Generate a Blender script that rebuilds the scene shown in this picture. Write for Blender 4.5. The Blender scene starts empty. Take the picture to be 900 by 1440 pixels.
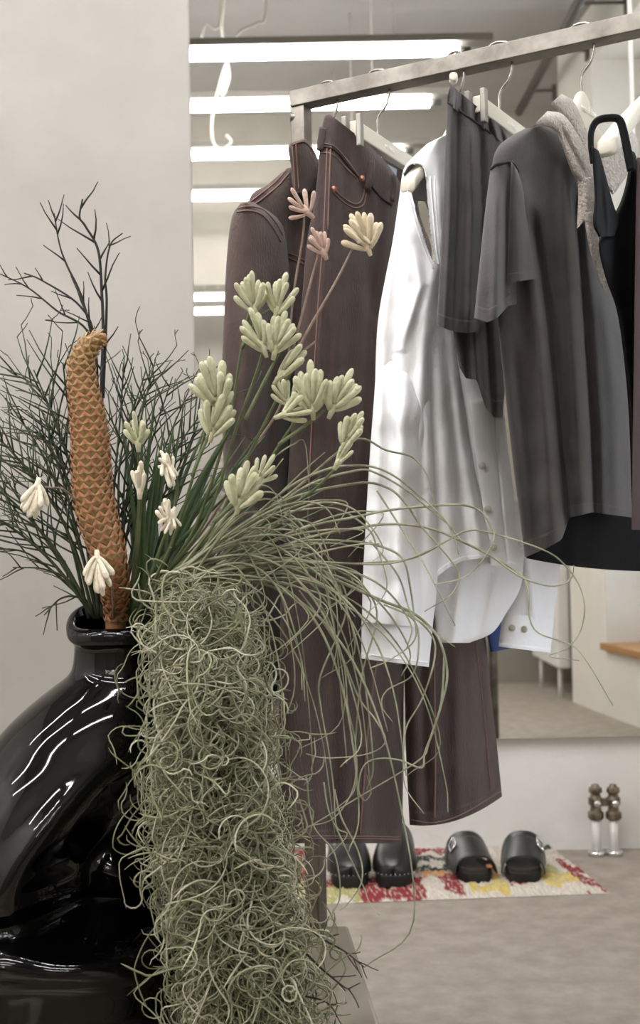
import bpy, math, random
import numpy as np
from mathutils import Vector, noise
SC = bpy.context.scene
COL = SC.collection
PI = math.pi
rng = random.Random(7)

# ------------------------------------------------------------------ camera
FPX = 1800.0
CAM = Vector((0, 0, .8))
_p = math.atan(46 / FPX); _r = .0195
F = Vector((0, math.cos(_p), math.sin(_p)))
_X0 = Vector((1, 0, 0)); _U0 = Vector((0, -math.sin(_p), math.cos(_p)))
R = _X0 * math.cos(_r) - _U0 * math.sin(_r)
U = _X0 * math.sin(_r) + _U0 * math.cos(_r)
def ray(u, v): return F + R * ((u - 450) / FPX) + U * ((720 - v) / FPX)
def P(u, v, Y):
    d = ray(u, v); return CAM + d * (Y / d.y)
def G(u, v, z=0.):
    d = ray(u, v); return CAM + d * ((z - CAM.z) / d.z)
def proj(p):
    d = p - CAM; w = d.dot(F); return 450 + FPX * d.dot(R) / w, 720 - FPX * d.dot(U) / w
MY = 3.30                                   # mirror face
def V(u, v, Z):                             # place of a thing seen in the mirror at total depth Z
    q = P(u, v, Z); return Vector((q.x, 2 * MY - q.y, q.z))
cam = bpy.data.cameras.new('camera'); cam.sensor_fit = 'VERTICAL'; cam.sensor_height = 36
cam.lens = FPX / 1440 * 36; cam.clip_start = .05
cam.dof.use_dof = True; cam.dof.focus_distance = 1.68; cam.dof.aperture_fstop = 7.0
co = bpy.data.objects.new('camera', cam); COL.objects.link(co)
from mathutils import Matrix
m = Matrix.Identity(4)
for i in range(3):
    m[i][0] = R[i]; m[i][1] = U[i]; m[i][2] = -F[i]; m[i][3] = CAM[i]
co.matrix_world = m
SC.camera = co

# ------------------------------------------------------------------ materials
def lin(c):
    return tuple(((x / 255) / 12.92 if x / 255 <= .04045 else ((x / 255 + .055) / 1.055) ** 2.4) for x in c) + (1,)
def mat(name, c, rough=.6, metal=0., c2=None, nscale=6, bump=0., bscale=80, detail=4, spec=.5, sheen=0., coat=0., stretch=None, contrast=(.35, .65)):
    M = bpy.data.materials.new(name); M.use_nodes = True
    nt = M.node_tree; b = nt.nodes['Principled BSDF']
    b.inputs['Base Color'].default_value = lin(c); b.inputs['Roughness'].default_value = rough
    b.inputs['Metallic'].default_value = metal; b.inputs['Specular IOR Level'].default_value = spec
    b.inputs['Sheen Weight'].default_value = sheen; b.inputs['Coat Weight'].default_value = coat
    tc = nt.nodes.new('ShaderNodeTexCoord'); mp = nt.nodes.new('ShaderNodeMapping')
    nt.links.new(tc.outputs['Object'], mp.inputs['Vector'])
    if stretch: mp.inputs['Scale'].default_value = stretch
    if c2:
        n = nt.nodes.new('ShaderNodeTexNoise'); n.inputs['Scale'].default_value = nscale; n.inputs['Detail'].default_value = detail
        n.inputs['Roughness'].default_value = .6
        r = nt.nodes.new('ShaderNodeValToRGB')
        r.color_ramp.elements[0].position = contrast[0]; r.color_ramp.elements[1].position = contrast[1]
        r.color_ramp.elements[0].color = lin(c); r.color_ramp.elements[1].color = lin(c2)
        nt.links.new(mp.outputs['Vector'], n.inputs['Vector']); nt.links.new(n.outputs['Fac'], r.inputs['Fac'])
        nt.links.new(r.outputs['Color'], b.inputs['Base Color'])
    if bump:
        n = nt.nodes.new('ShaderNodeTexNoise'); n.inputs['Scale'].default_value = bscale; n.inputs['Detail'].default_value = 5
        bp = nt.nodes.new('ShaderNodeBump'); bp.inputs['Strength'].default_value = bump; bp.inputs['Distance'].default_value = .01
        nt.links.new(mp.outputs['Vector'], n.inputs['Vector']); nt.links.new(n.outputs['Fac'], bp.inputs['Height'])
        nt.links.new(bp.outputs['Normal'], b.inputs['Normal'])
    return M
def vcol_mat(name, rough=.6, attr='tint', bump=0., bscale=200, subsurf=0.):
    M = mat(name, (200, 200, 200), rough, bump=bump, bscale=bscale)
    nt = M.node_tree; a = nt.nodes.new('ShaderNodeAttribute'); a.attribute_name = attr
    nt.links.new(a.outputs['Color'], nt.nodes['Principled BSDF'].inputs['Base Color'])
    return M
def emit(name, c, s):
    M = bpy.data.materials.new(name); M.use_nodes = True; nt = M.node_tree
    b = nt.nodes['Principled BSDF']; b.inputs['Base Color'].default_value = (.8, .8, .8, 1)
    b.inputs['Emission Color'].default_value = c; b.inputs['Emission Strength'].default_value = s
    return M
MT = dict(
    plaster=mat('plaster', (152, 147, 140), .75, c2=(163, 158, 151), nscale=2.2, bump=.12, bscale=9, detail=6),
    wallpaint=mat('wall_paint', (214, 209, 200), .75, c2=(222, 217, 209), nscale=3, bump=.15, bscale=12),
    frontpaint=mat('front_wall_paint', (140, 134, 124), .75, c2=(148, 142, 132), nscale=3, bump=.15, bscale=12),
    whitewash=mat('whitewash', (226, 222, 217), .8, c2=(233, 230, 226), nscale=5, bump=.25, bscale=25, detail=6),
    ceiling=mat('ceiling_plaster', (158, 154, 151), .85, c2=(166, 163, 159), nscale=2, bump=.2, bscale=6),
    concrete=mat('concrete', (149, 138, 127), .7, c2=(168, 158, 147), nscale=16, bump=.15, bscale=60, detail=9),
    mirror=mat('mirror_glass', (236, 236, 232), .0, 1.),
    steel=mat('brushed_steel', (132, 127, 120), .36, 1., c2=(98, 93, 87), nscale=18, detail=6),
    hookwire=mat('hook_wire', (150, 146, 140), .25, 1.),
    plinth=mat('polished_plinth', (150, 140, 124), .18, .25, c2=(160, 150, 134), nscale=8),
    post=mat('painted_post', (158, 146, 122), .4, .3),
    cream=mat('cream_hanger', (222, 216, 200), .32, bump=.02, bscale=40),
    greyclip=mat('grey_clip', (150, 146, 138), .35, .4),
    housing=mat('lamp_housing', (120, 114, 106), .6),
    cap=mat('lamp_cap', (70, 68, 66), .5),
    cable=mat('white_cable', (205, 200, 190), .5),
    pipe=mat('grey_pipe', (84, 80, 75), .45),
    wood=mat('sill_wood', (176, 132, 84), .5, c2=(150, 108, 66), nscale=5, stretch=(1, .2, 8)),
    white=mat('white_paint', (228, 226, 222), .45),
    brass=mat('valve_metal', (150, 138, 120), .4, .8, c2=(96, 84, 72), nscale=60),
    black=mat('black_glaze', (3, 3, 4), .04, spec=.38, coat=.0, bump=.015, bscale=14),
    denimjacket=mat('brown_denim', (59, 45, 42), .85, c2=(92, 75, 69), nscale=11, bump=.3, bscale=420, detail=7, sheen=.15, stretch=(1, 1, .35), contrast=(.3, .75)),
    denim=mat('dark_brown_denim', (53, 40, 37), .85, c2=(86, 68, 63), nscale=11, bump=.3, bscale=420, detail=7, sheen=.12, stretch=(1, 1, .3), contrast=(.3, .78)),
    stitch=mat('brown_stitching', (126, 98, 90), .8),
    darkstitch=mat('dark_seam', (34, 24, 24), .8),
    copper=mat('copper_rivet', (176, 122, 102), .5, .7),
    poplin=mat('white_poplin', (245, 245, 247), .75, bump=.3, bscale=34, detail=6),
    button=mat('pearl_button', (205, 200, 182), .3),
    jersey=mat('charcoal_jersey', (60, 56, 56), .9, c2=(72, 68, 67), nscale=9, bump=.12, bscale=300, sheen=.2),
    jerseyseam=mat('charcoal_seam', (36, 33, 33), .9),
    shorts=mat('charcoal_cotton', (57, 53, 52), .9, c2=(70, 65, 64), nscale=10, bump=.15, bscale=260, sheen=.2),
    blackcloth=mat('black_cloth', (15, 14, 15), .9, spec=.15, bump=.1, bscale=200),
    satin=mat('black_satin', (5, 5, 7), .65, spec=.2, bump=.05, bscale=50),
    terry=mat('beige_terry', (204, 192, 180), .95, c2=(228, 219, 209), nscale=160, bump=1.0, bscale=260, sheen=.3),
    plum=mat('plum_cloth', (70, 54, 56), .85, bump=.1, bscale=200),
    label=mat('grey_label', (176, 184, 196), .6),
    letter=mat('pale_lettering', (244, 242, 236), .5),
    ink=mat('dark_lettering', (70, 74, 90), .6),
    blue=mat('navy_cloth', (40, 62, 110), .85),
    leather=mat('black_leather', (20, 20, 21), .33, bump=.06, bscale=120),
    rubber=mat('black_rubber', (16, 15, 15), .6),
    insole=mat('dark_insole', (40, 32, 26), .7),
    chrome=mat('chrome', (225, 225, 225), .15, 1.),
    tan=mat('tan_mark', (170, 112, 66), .6),
    moss=None, twig=mat('dark_twig', (44, 50, 34), .7, c2=(62, 74, 44), nscale=30),
    twigtop=mat('bare_twig', (42, 40, 36), .75),
    stem=mat('green_stem', (108, 116, 80), .7, c2=(82, 94, 58), nscale=30),
    drystem=mat('dry_stem', (150, 130, 116), .75, c2=(120, 100, 88), nscale=60),
    sword=mat('sword_leaf', (46, 66, 38), .5, c2=(72, 92, 54), nscale=20),
    airleaf=mat('silver_leaf', (108, 110, 86), .6, c2=(164, 164, 136), nscale=25),
    paw=mat('pale_green_felt', (172, 174, 136), .85, c2=(204, 202, 170), nscale=60, sheen=.4, bump=.3, bscale=300),
    drypaw=mat('dry_cream_felt', (196, 180, 148), .85, c2=(216, 202, 174), nscale=60, sheen=.4, bump=.3, bscale=300),
    pinkpaw=mat('dusty_pink_felt', (182, 150, 136), .85, c2=(202, 174, 160), nscale=60, sheen=.4, bump=.3, bscale=300),
    whitepaw=mat('ivory_felt', (216, 204, 178), .85, c2=(228, 220, 200), nscale=60, sheen=.4, bump=.3, bscale=300),
    spike=vcol_mat('scaled_spike', .5), rug=vcol_mat('shag_wool', .95, bump=.6, bscale=150), mossv=vcol_mat('moss_fibre', .8),
    tube=emit('tube_glow', (.99, .99, 1, 1), 45),
)
def glassmat():
    M = bpy.data.materials.new('window_glass'); M.use_nodes = True; nt = M.node_tree
    b = nt.nodes['Principled BSDF']; b.inputs['Transmission Weight'].default_value = 1; b.inputs['Roughness'].default_value = .02
    b.inputs['IOR'].default_value = 1.1; b.inputs['Base Color'].default_value = (.95, .97, 1, 1)
    return M
MT['glass'] = glassmat()

# ------------------------------------------------------------------ mesh helpers
class MB:
    def __init__(s): s.v = []; s.f = []; s.c = []
    def add(s, vs, fs, col=None):
        o = len(s.v); s.v += [tuple(x) for x in vs]; s.f += [tuple(i + o for i in f) for f in fs]
        s.c += [col or (1, 1, 1, 1)] * len(vs)
    def tube(s, pts, rad, n=6, col=None, flat=1., cap=True, ref=None):
        p = np.array([tuple(q) for q in pts], float); k = len(p)
        if np.isscalar(rad): rad = [rad] * k
        t = np.gradient(p, axis=0); t /= (np.linalg.norm(t, axis=1, keepdims=True) + 1e-9)
        a = np.array(ref if ref is not None else (0.31, -.9, .29)); vs = []
        last = None
        for i in range(k):
            b = (last if last is not None else a); b = b - t[i] * b.dot(t[i]); nb = np.linalg.norm(b)
            if nb < 1e-3: b = np.cross(t[i], (1, .1, 0)); nb = np.linalg.norm(b)
            b = b / nb; last = b; c = np.cross(t[i], b)
            for j in range(n):
                an = 2 * PI * j / n
                vs.append(p[i] + rad[i] * (flat * math.cos(an) * b + math.sin(an) * c))
        fs = [(i * n + j, i * n + (j + 1) % n, (i + 1) * n + (j + 1) % n, (i + 1) * n + j) for i in range(k - 1) for j in range(n)]
        if cap: fs += [tuple(range(n))[::-1], tuple(range((k - 1) * n, k * n))]
        s.add(vs, fs, col)
    def box(s, c, half, ax=None, bev=0.):
        c = Vector(c); ax = ax or (Vector((1, 0, 0)), Vector((0, 1, 0)), Vector((0, 0, 1)))
        vs = [c + ax[0] * half[0] * i + ax[1] * half[1] * j + ax[2] * half[2] * k for i in (-1, 1) for j in (-1, 1) for k in (-1, 1)]
        s.add(vs, [(0, 1, 3, 2), (4, 6, 7, 5), (0, 4, 5, 1), (2, 3, 7, 6), (0, 2, 6, 4), (1, 5, 7, 3)])
    def ring(s, loops, close=False, cap0=False, cap1=False, col=None):
        n = len(loops[0]); vs = [q for l in loops for q in l]; k = len(loops)
        fs = [(i * n + j, i * n + (j + 1) % n, (i + 1) * n + (j + 1) % n, (i + 1) * n + j) for i in range(k - 1) for j in range(n)]
        if cap0: fs.append(tuple(range(n))[::-1])
        if cap1: fs.append(tuple(range((k - 1) * n, k * n)))
        s.add(vs, fs, col)
    def sphere(s, c, r, n=10, sc=(1, 1, 1), col=None):
        c = Vector(c); L = []
        for i in range(n + 1):
            a = PI * i / n; a = min(max(a, .02), PI - .02)
            L.append([c + Vector((r * sc[0] * math.sin(a) * math.cos(b), r * sc[1] * math.sin(a) * math.sin(b), r * sc[2] * math.cos(a)))
                      for b in [2 * PI * j / (n * 2) for j in range(n * 2)]])
        s.ring(L, cap0=True, cap1=True, col=col)
    def build(s, name, material, parent=None, smooth=True, bevel=0., sub=0, tint=False, solid=0., fixn=True):
        me = bpy.data.meshes.new(name); me.from_pydata(s.v, [], s.f); me.update()
        me.materials.append(material)
        if fixn:
            import bmesh
            bm = bmesh.new(); bm.from_mesh(me); bmesh.ops.recalc_face_normals(bm, faces=bm.faces); bm.to_mesh(me); bm.free()
        if tint:
            at = me.color_attributes.new('tint', 'FLOAT_COLOR', 'POINT')
            at.data.foreach_set('color', np.array(s.c, np.float32).ravel())
        if smooth: me.polygons.foreach_set('use_smooth', [True] * len(me.polygons))
        o = bpy.data.objects.new(name, me); COL.objects.link(o)
        if parent:
            o.parent = parent; o.matrix_parent_inverse = Matrix.Translation(-parent.location)
        if solid:
            d = o.modifiers.new('solidify', 'SOLIDIFY'); d.thickness = solid; d.offset = 0
        if bevel:
            d = o.modifiers.new('bevel', 'BEVEL'); d.width = bevel; d.segments = 2; d.limit_method = 'ANGLE'; d.angle_limit = .6
        if sub:
            d = o.modifiers.new('subsurf', 'SUBSURF'); d.levels = sub; d.render_levels = sub
        return o
def tag(o, label=None, cat=None, group=None, kind=None):
    if label: o['label'] = label
    if cat: o['category'] = cat
    if group: o['group'] = group
    if kind: o['kind'] = kind
    return o
def thing(name, loc, label, cat, group=None):
    o = bpy.data.objects.new(name, None); o.location = loc; o.empty_display_size = .05; COL.objects.link(o)
    return tag(o, label, cat, group)
def struct(name, mb, m_, **k):
    o = mb.build(name, m_, **k); o['kind'] = 'structure'; return o
def boxo(c, half, ax=None):
    b = MB(); b.box(c, half, ax); return b
def catmull(pts, per=8):
    p = [np.array(tuple(q), float) for q in pts]
    if len(p) < 3: return [p[0] + (p[-1] - p[0]) * i / per for i in range(per + 1)]
    q = [2 * p[0] - p[1]] + p + [2 * p[-1] - p[-2]]; out = []
    for i in range(1, len(q) - 2):
        for j in range(per):
            t = j / per
            out.append(.5 * ((2 * q[i]) + (-q[i - 1] + q[i + 1]) * t + (2 * q[i - 1] - 5 * q[i] + 4 * q[i + 1] - q[i + 2]) * t * t + (-q[i - 1] + 3 * q[i] - 3 * q[i + 1] + q[i + 2]) * t ** 3))
    out.append(p[-1]); return out
def pix(pts, Y, per=8):
    """smooth world curve through picture points; Y a depth or (start, end)"""
    y0, y1 = Y if isinstance(Y, tuple) else (Y, Y)
    c = catmull(pts, per); k = len(c) - 1
    return [P(q[0], q[1], y0 + (y1 - y0) * i / k) for i, q in enumerate(c)]
def ss(a, b, x):
    t = min(1, max(0, (x - a) / (b - a))); return t * t * (3 - 2 * t)

# ------------------------------------------------------------------ room shell
WY = 3.33; XL = -3.0; YF = -.62; ZC = 3.25
def wx(y): return 1.23 + .111 * (y - .26)
struct('floor', boxo((-.6, 1.3, -.05), (2.9, 2.3, .05)), MT['concrete'], smooth=False)
struct('ceiling', boxo((-.6, 1.3, ZC + .05), (2.9, 2.3, .05)), MT['ceiling'], smooth=False)
struct('wall_back', boxo((-.6, WY + .05, ZC / 2), (2.9, .05, ZC / 2)), MT['whitewash'], smooth=False)
struct('wall_left', boxo((XL - .05, 1.3, ZC / 2), (.05, 2.3, ZC / 2)), MT['whitewash'], smooth=False)
struct('wall_front', boxo((-.6, YF - .05, ZC / 2), (2.9, .05, ZC / 2)), MT['frontpaint'], smooth=False)
# plaster face of the back wall left of the mirror
e0 = P(267.5, 0, WY - .04); e1 = P(287, 1150, WY - .04)
b = MB(); xe = P(274, 520, WY - .04).x
b.box(((XL + xe) / 2, WY - .02, ZC / 2), ((xe - XL) / 2, .02, ZC / 2))
struct('wall_left_plaster', b, MT['plaster'], smooth=False, bevel=.004)
def quadprism(mb, xy, z0, z1):
    n = len(xy)
    mb.add([(x, y, z0) for x, y in xy] + [(x, y, z1) for x, y in xy],
           [tuple(range(n))[::-1], tuple(range(n, 2 * n))] + [(i, (i + 1) % n, n + (i + 1) % n, n + i) for i in range(n)])
NY0, NY1 = .78, 2.1; SILL, HEAD = .33, 3.0
b = MB()
quadprism(b, [(wx(NY1), NY1), (wx(WY), WY), (wx(WY) + .3, WY), (wx(NY1) + .3, NY1)], 0, ZC)
quadprism(b, [(wx(.26), .26), (wx(NY0), NY0), (wx(NY0) + .3, NY0), (wx(.26) + .3, .26)], 0, ZC)
quadprism(b, [(wx(NY0), NY0), (wx(NY1), NY1), (wx(NY1) + .3, NY1), (wx(NY0) + .3, NY0)], 0, SILL - .03)
quadprism(b, [(wx(NY0), NY0), (wx(NY1), NY1), (wx(NY1) + .3, NY1), (wx(NY0) + .3, NY0)], HEAD, ZC)
quadprism(b, [(1.5, YF), (1.5, .26), (1.6, .26), (1.6, YF)], 0, ZC)
struct('wall_right', b, MT['wallpaint'], smooth=False)
b = MB(); quadprism(b, [(wx(NY0) - .03, NY0), (wx(NY1) - .03, NY1), (wx(NY1) + .3, NY1), (wx(NY0) + .3, NY0)], SILL - .03, SILL)
struct('trim_1', b, MT['wood'], smooth=False)
win = struct('window_1', boxo(((wx(NY0) + wx(NY1)) / 2 + .25, (NY0 + NY1) / 2, (SILL + HEAD) / 2), (.004, .66, (HEAD - SILL) / 2 - .04), (Vector((.994, -.11, 0)), Vector((.11, .994, 0)), Vector((0, 0, 1)))), MT['glass'], smooth=False)
fr = MB(); ax = (Vector((.994, -.11, 0)), Vector((.11, .994, 0)), Vector((0, 0, 1))); cx = (wx(NY0) + wx(NY1)) / 2 + .25; cy = (NY0 + NY1) / 2; cz = (SILL + HEAD) / 2
for k in (-1, 0, 1): fr.box(Vector((cx, cy, cz)) + ax[1] * .635 * k, (.025, .03, (HEAD - SILL) / 2), ax)
for k in (SILL + .03, 1.9, HEAD - .03): fr.box((cx, cy, k), (.024, .66, .03), ax)
fr.build('window_frame', MT['white'], win, smooth=False)
# shallow beams on the ceiling
for k, y in enumerate((1.05, 2.35)):
    struct('trim_%d' % (k + 2), boxo((-.75, y, ZC - .04), (2.0, .12, .04)), MT['ceiling'], smooth=False, bevel=.02)
# mirrors
mz0 = P(800, 1037, MY).z
xm1 = P(892, 400, MY).x
b = MB(); b.box(((xe + xm1) / 2, MY + .012, (mz0 + 3.2) / 2), ((xm1 - xe) / 2, .012, (3.2 - mz0) / 2))
tag(b.build('wall_mirror', MT['mirror'], smooth=False), 'large wall mirror behind the clothes rack, reflecting tube lights and ceiling', 'mirror', 'wall mirrors')
xm2 = wx(MY) - .02
b = MB(); b.box(((xm1 + .012 + xm2) / 2, MY + .012, (mz0 + 3.2) / 2), ((xm2 - xm1 - .012) / 2, .012, (3.2 - mz0) / 2))
tag(b.build('wall_mirror', MT['mirror'], smooth=False), 'next wall mirror panel, right of the bright seam at the picture edge', 'mirror', 'wall mirrors')
tag(boxo((xm1 + .006, MY + .008, (mz0 + 3.2) / 2), (.0052, .012, (3.2 - mz0) / 2)).build('seam_strip', MT['white'], smooth=False), 'thin pale vertical strip covering the seam between the mirrors', 'strip')
b = MB(); b.box((-.78, YF + .015, 1.26), (.42, .012, 1.02))
tag(b.build('wall_mirror', MT['mirror'], smooth=False), 'second mirror on the opposite wall, seen reflected beside the jacket sleeve', 'mirror', 'wall mirrors')

# ------------------------------------------------------------------ tube lights
ZT = 2.6
def zt_depth(v): return 1800 * (ZT - .8) / (766 - v)
ends = [(650, 68), (610, 142), (572, 211), (541, 270)]
names = ['topmost in the mirror', 'second from top in the mirror', 'third from top in the mirror', 'fourth from top in the mirror']
def tube_light(xr, y, label, ln=1.5):
    t = thing('tube_light', (xr - ln / 2, y, ZT), label, 'light', 'tube lights under the ceiling')
    b = MB(); b.tube([(xr - ln, y, ZT), (xr - .02, y, ZT)], .021, 14); b.build('tube', MT['tube'], t)
    b = MB(); b.box((xr - ln / 2 + .05, y, ZT + .037), (ln / 2 + .06, .035, .014)); b.build('housing', MT['housing'], t, smooth=False, bevel=.003)
    for x in (xr, xr - ln - .02):
        b = MB(); b.tube([(x - .018, y, ZT), (x + .03, y, ZT)], .013, 10); b.build('end_cap', MT['cap'], t)
    for x in (xr - .25, xr - ln + .2):
        b = MB(); b.tube([(x, y, ZT + .05), (x, y, ZC)], .003, 5); b.build('wire', MT['cable'], t)
for (u, v), nm in zip(ends, names):
    Zd = zt_depth(v); q = V(u, v, Zd)
    tube_light(q.x, q.y, 'long white tube light hanging %s' % nm)
    if Zd > 5: tube_light(q.x - 1.75, q.y, 'long white tube light in the left row, mirrored on the vase')
# loose cables hanging by the lights
def cable(pts, Z, r, label):
    b = MB(); b.tube([V(q[0], q[1], Z) for q in catmull(pts, 8)], r, 6)
    tag(b.build('loose_cable', MT['cable'], smooth=True), label, 'cable', 'loose white cables')
cable([(318, -134), (314, 0), (312, 40), (318, 80), (322, 110), (312, 134), (318, 90), (306, 130), (298, 170), (300, 200), (312, 210), (325, 200), (318, 190)], 4.9, .006, 'looped white cable hanging between the tube lights in the mirror')
cable([(376, -168), (374, 10), (362, 32), (340, 42), (328, 55)], 4.72, .005, 'white cable curving down to the topmost tube light in the mirror')
cable([(306, -162), (310, 10), (304, 40), (290, 34), (282, 58)], 4.75, .004, 'short white cable bent left above the topmost tube light')
# ceiling pipe with brackets
a0 = Vector((1.15, 1.9, 3.06)); a1 = Vector((1.09, -.1, 3.06))
t = thing('conduit_pipe', (a0 + a1) / 2, 'grey conduit pipe on brackets under the ceiling, seen in the mirror', 'pipe')
b = MB(); b.tube([a0, a1], .022, 10); b.build('pipe', MT['pipe'], t)
for f in (.32, .58, .84):
    q = a0.lerp(a1, f); b = MB(); b.tube([q, (wx(q.y) - .004, q.y, q.z)], .008, 6); b.box((wx(q.y) - .008, q.y, q.z - .01), (.008, .02, .035)); b.build('bracket', MT['pipe'], t, smooth=False)
# radiator seen low in the mirror
t = thing('radiator', (1.22, -.15, .15), 'white panel radiator low by the far wall, reflected right of the shirt cuff', 'radiator')
b = MB(); b.box((1.2, -.16, .5), (.035, .38, .34)); b.build('panel', MT['white'], t, smooth=False, bevel=.012)
for y in (-.45, .1):
    b = MB(); b.tube([(1.2, y, 0), (1.2, y, .17)], .012, 8); b.build('pipe', MT['white'], t)

# ------------------------------------------------------------------ low plinth and clothes rack
PZ = .2
c0 = G(490, 1301, PZ); c1 = G(535, 1440, PZ)
dirn = (c1 - c0).normalized()
c2 = c0 + dirn * 1.05
b = MB(); quadprism(b, [(c0.x, c0.y), (c2.x, c2.y), (-1.25, c2.y + .05), (-1.25, c0.y + .02)], 0.0, PZ)
tag(b.build('display_plinth', MT['plinth'], smooth=False, bevel=.006), 'low polished beige grey plinth on the floor under the black vase', 'plinth')
PL = P(423, 141, 2.03); H = PL.z
def rail_at(u):
    # the rail is level; its picture line runs from (423,141) to (900,35)
    v = 141 + (35 - 141) * (u - 423) / (900 - 423); d = ray(u, v); return CAM + d * ((H - CAM.z) / d.z)
PR = rail_at(900)
rd = Vector((PR.x - PL.x, PR.y - PL.y, 0)).normalized()
rn = Vector((rd.y, -rd.x, 0))
RE = PL + rd * .78
UP = Vector((0, 0, 1))
t = thing('clothes_rack', (PL.x, PL.y, 0), 'square steel clothes rack carrying the hanging garments', 'clothes rack')
b = MB(); b.box((PL + RE) / 2, ((RE - PL).length / 2 + .0125, .016, .0125), (rd, rn, UP)); b.build('rail', MT['steel'], t, smooth=False, bevel=.0012)
for q in (PL, RE):
    b = MB(); b.box((q.x, q.y, (H - .0125) / 2 + .006), (.0125, .0125, (H - .0125) / 2 - .006), (rd, rn, UP)); b.build('post', MT['post' if q is PL else 'steel'] if False else MT['steel'], t, smooth=False, bevel=.0012)
    b = MB(); b.box((q.x - .03 if q is PL else q.x, q.y + .215, .006), (.05, .2, .006)); b.build('base_plate', MT['steel'], t, smooth=False, bevel=.002)
kq = P(408, 166, PL.y)
b = MB(); b.tube([kq, P(420, 166, PL.y)], .009, 12); b.build('knob', MT['steel'], t, bevel=.002)

# ------------------------------------------------------------------ garments
def plane(u, alpha=40, off=0.):
    a = math.radians(alpha); d = Vector((math.sin(a), math.cos(a), 0)); n = Vector((math.cos(a), -math.sin(a), 0))
    return (rail_at(u) + n * off, n, d)
def onplane(pl, x, y):
    d = ray(x, y); return CAM + d * ((pl[0] - CAM).dot(pl[1]) / d.dot(pl[1]))
def foldval(folds, x, y):
    s = 0.
    for line, w, amp in folds:
        if y < line[0][1] - 25 or y > line[-1][1] + 25: continue
        for i in range(len(line) - 1):
            (x0, y0), (x1, y1) = line[i], line[i + 1]
            if y <= y1 or i == len(line) - 2:
                tt = (y - y0) / (y1 - y0 + 1e-6); xc = x0 + (x1 - x0) * tt; break
        d = (x - xc) / w
        if abs(d) > 3.2: continue
        L0, L1 = line[0][1], line[-1][1]
        s += amp * math.exp(-d * d) * ss(L0 - 25, L0 + 40, y) * (1 - ss(L1 - 20, L1 + 25, y) * .6)
    return s
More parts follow.
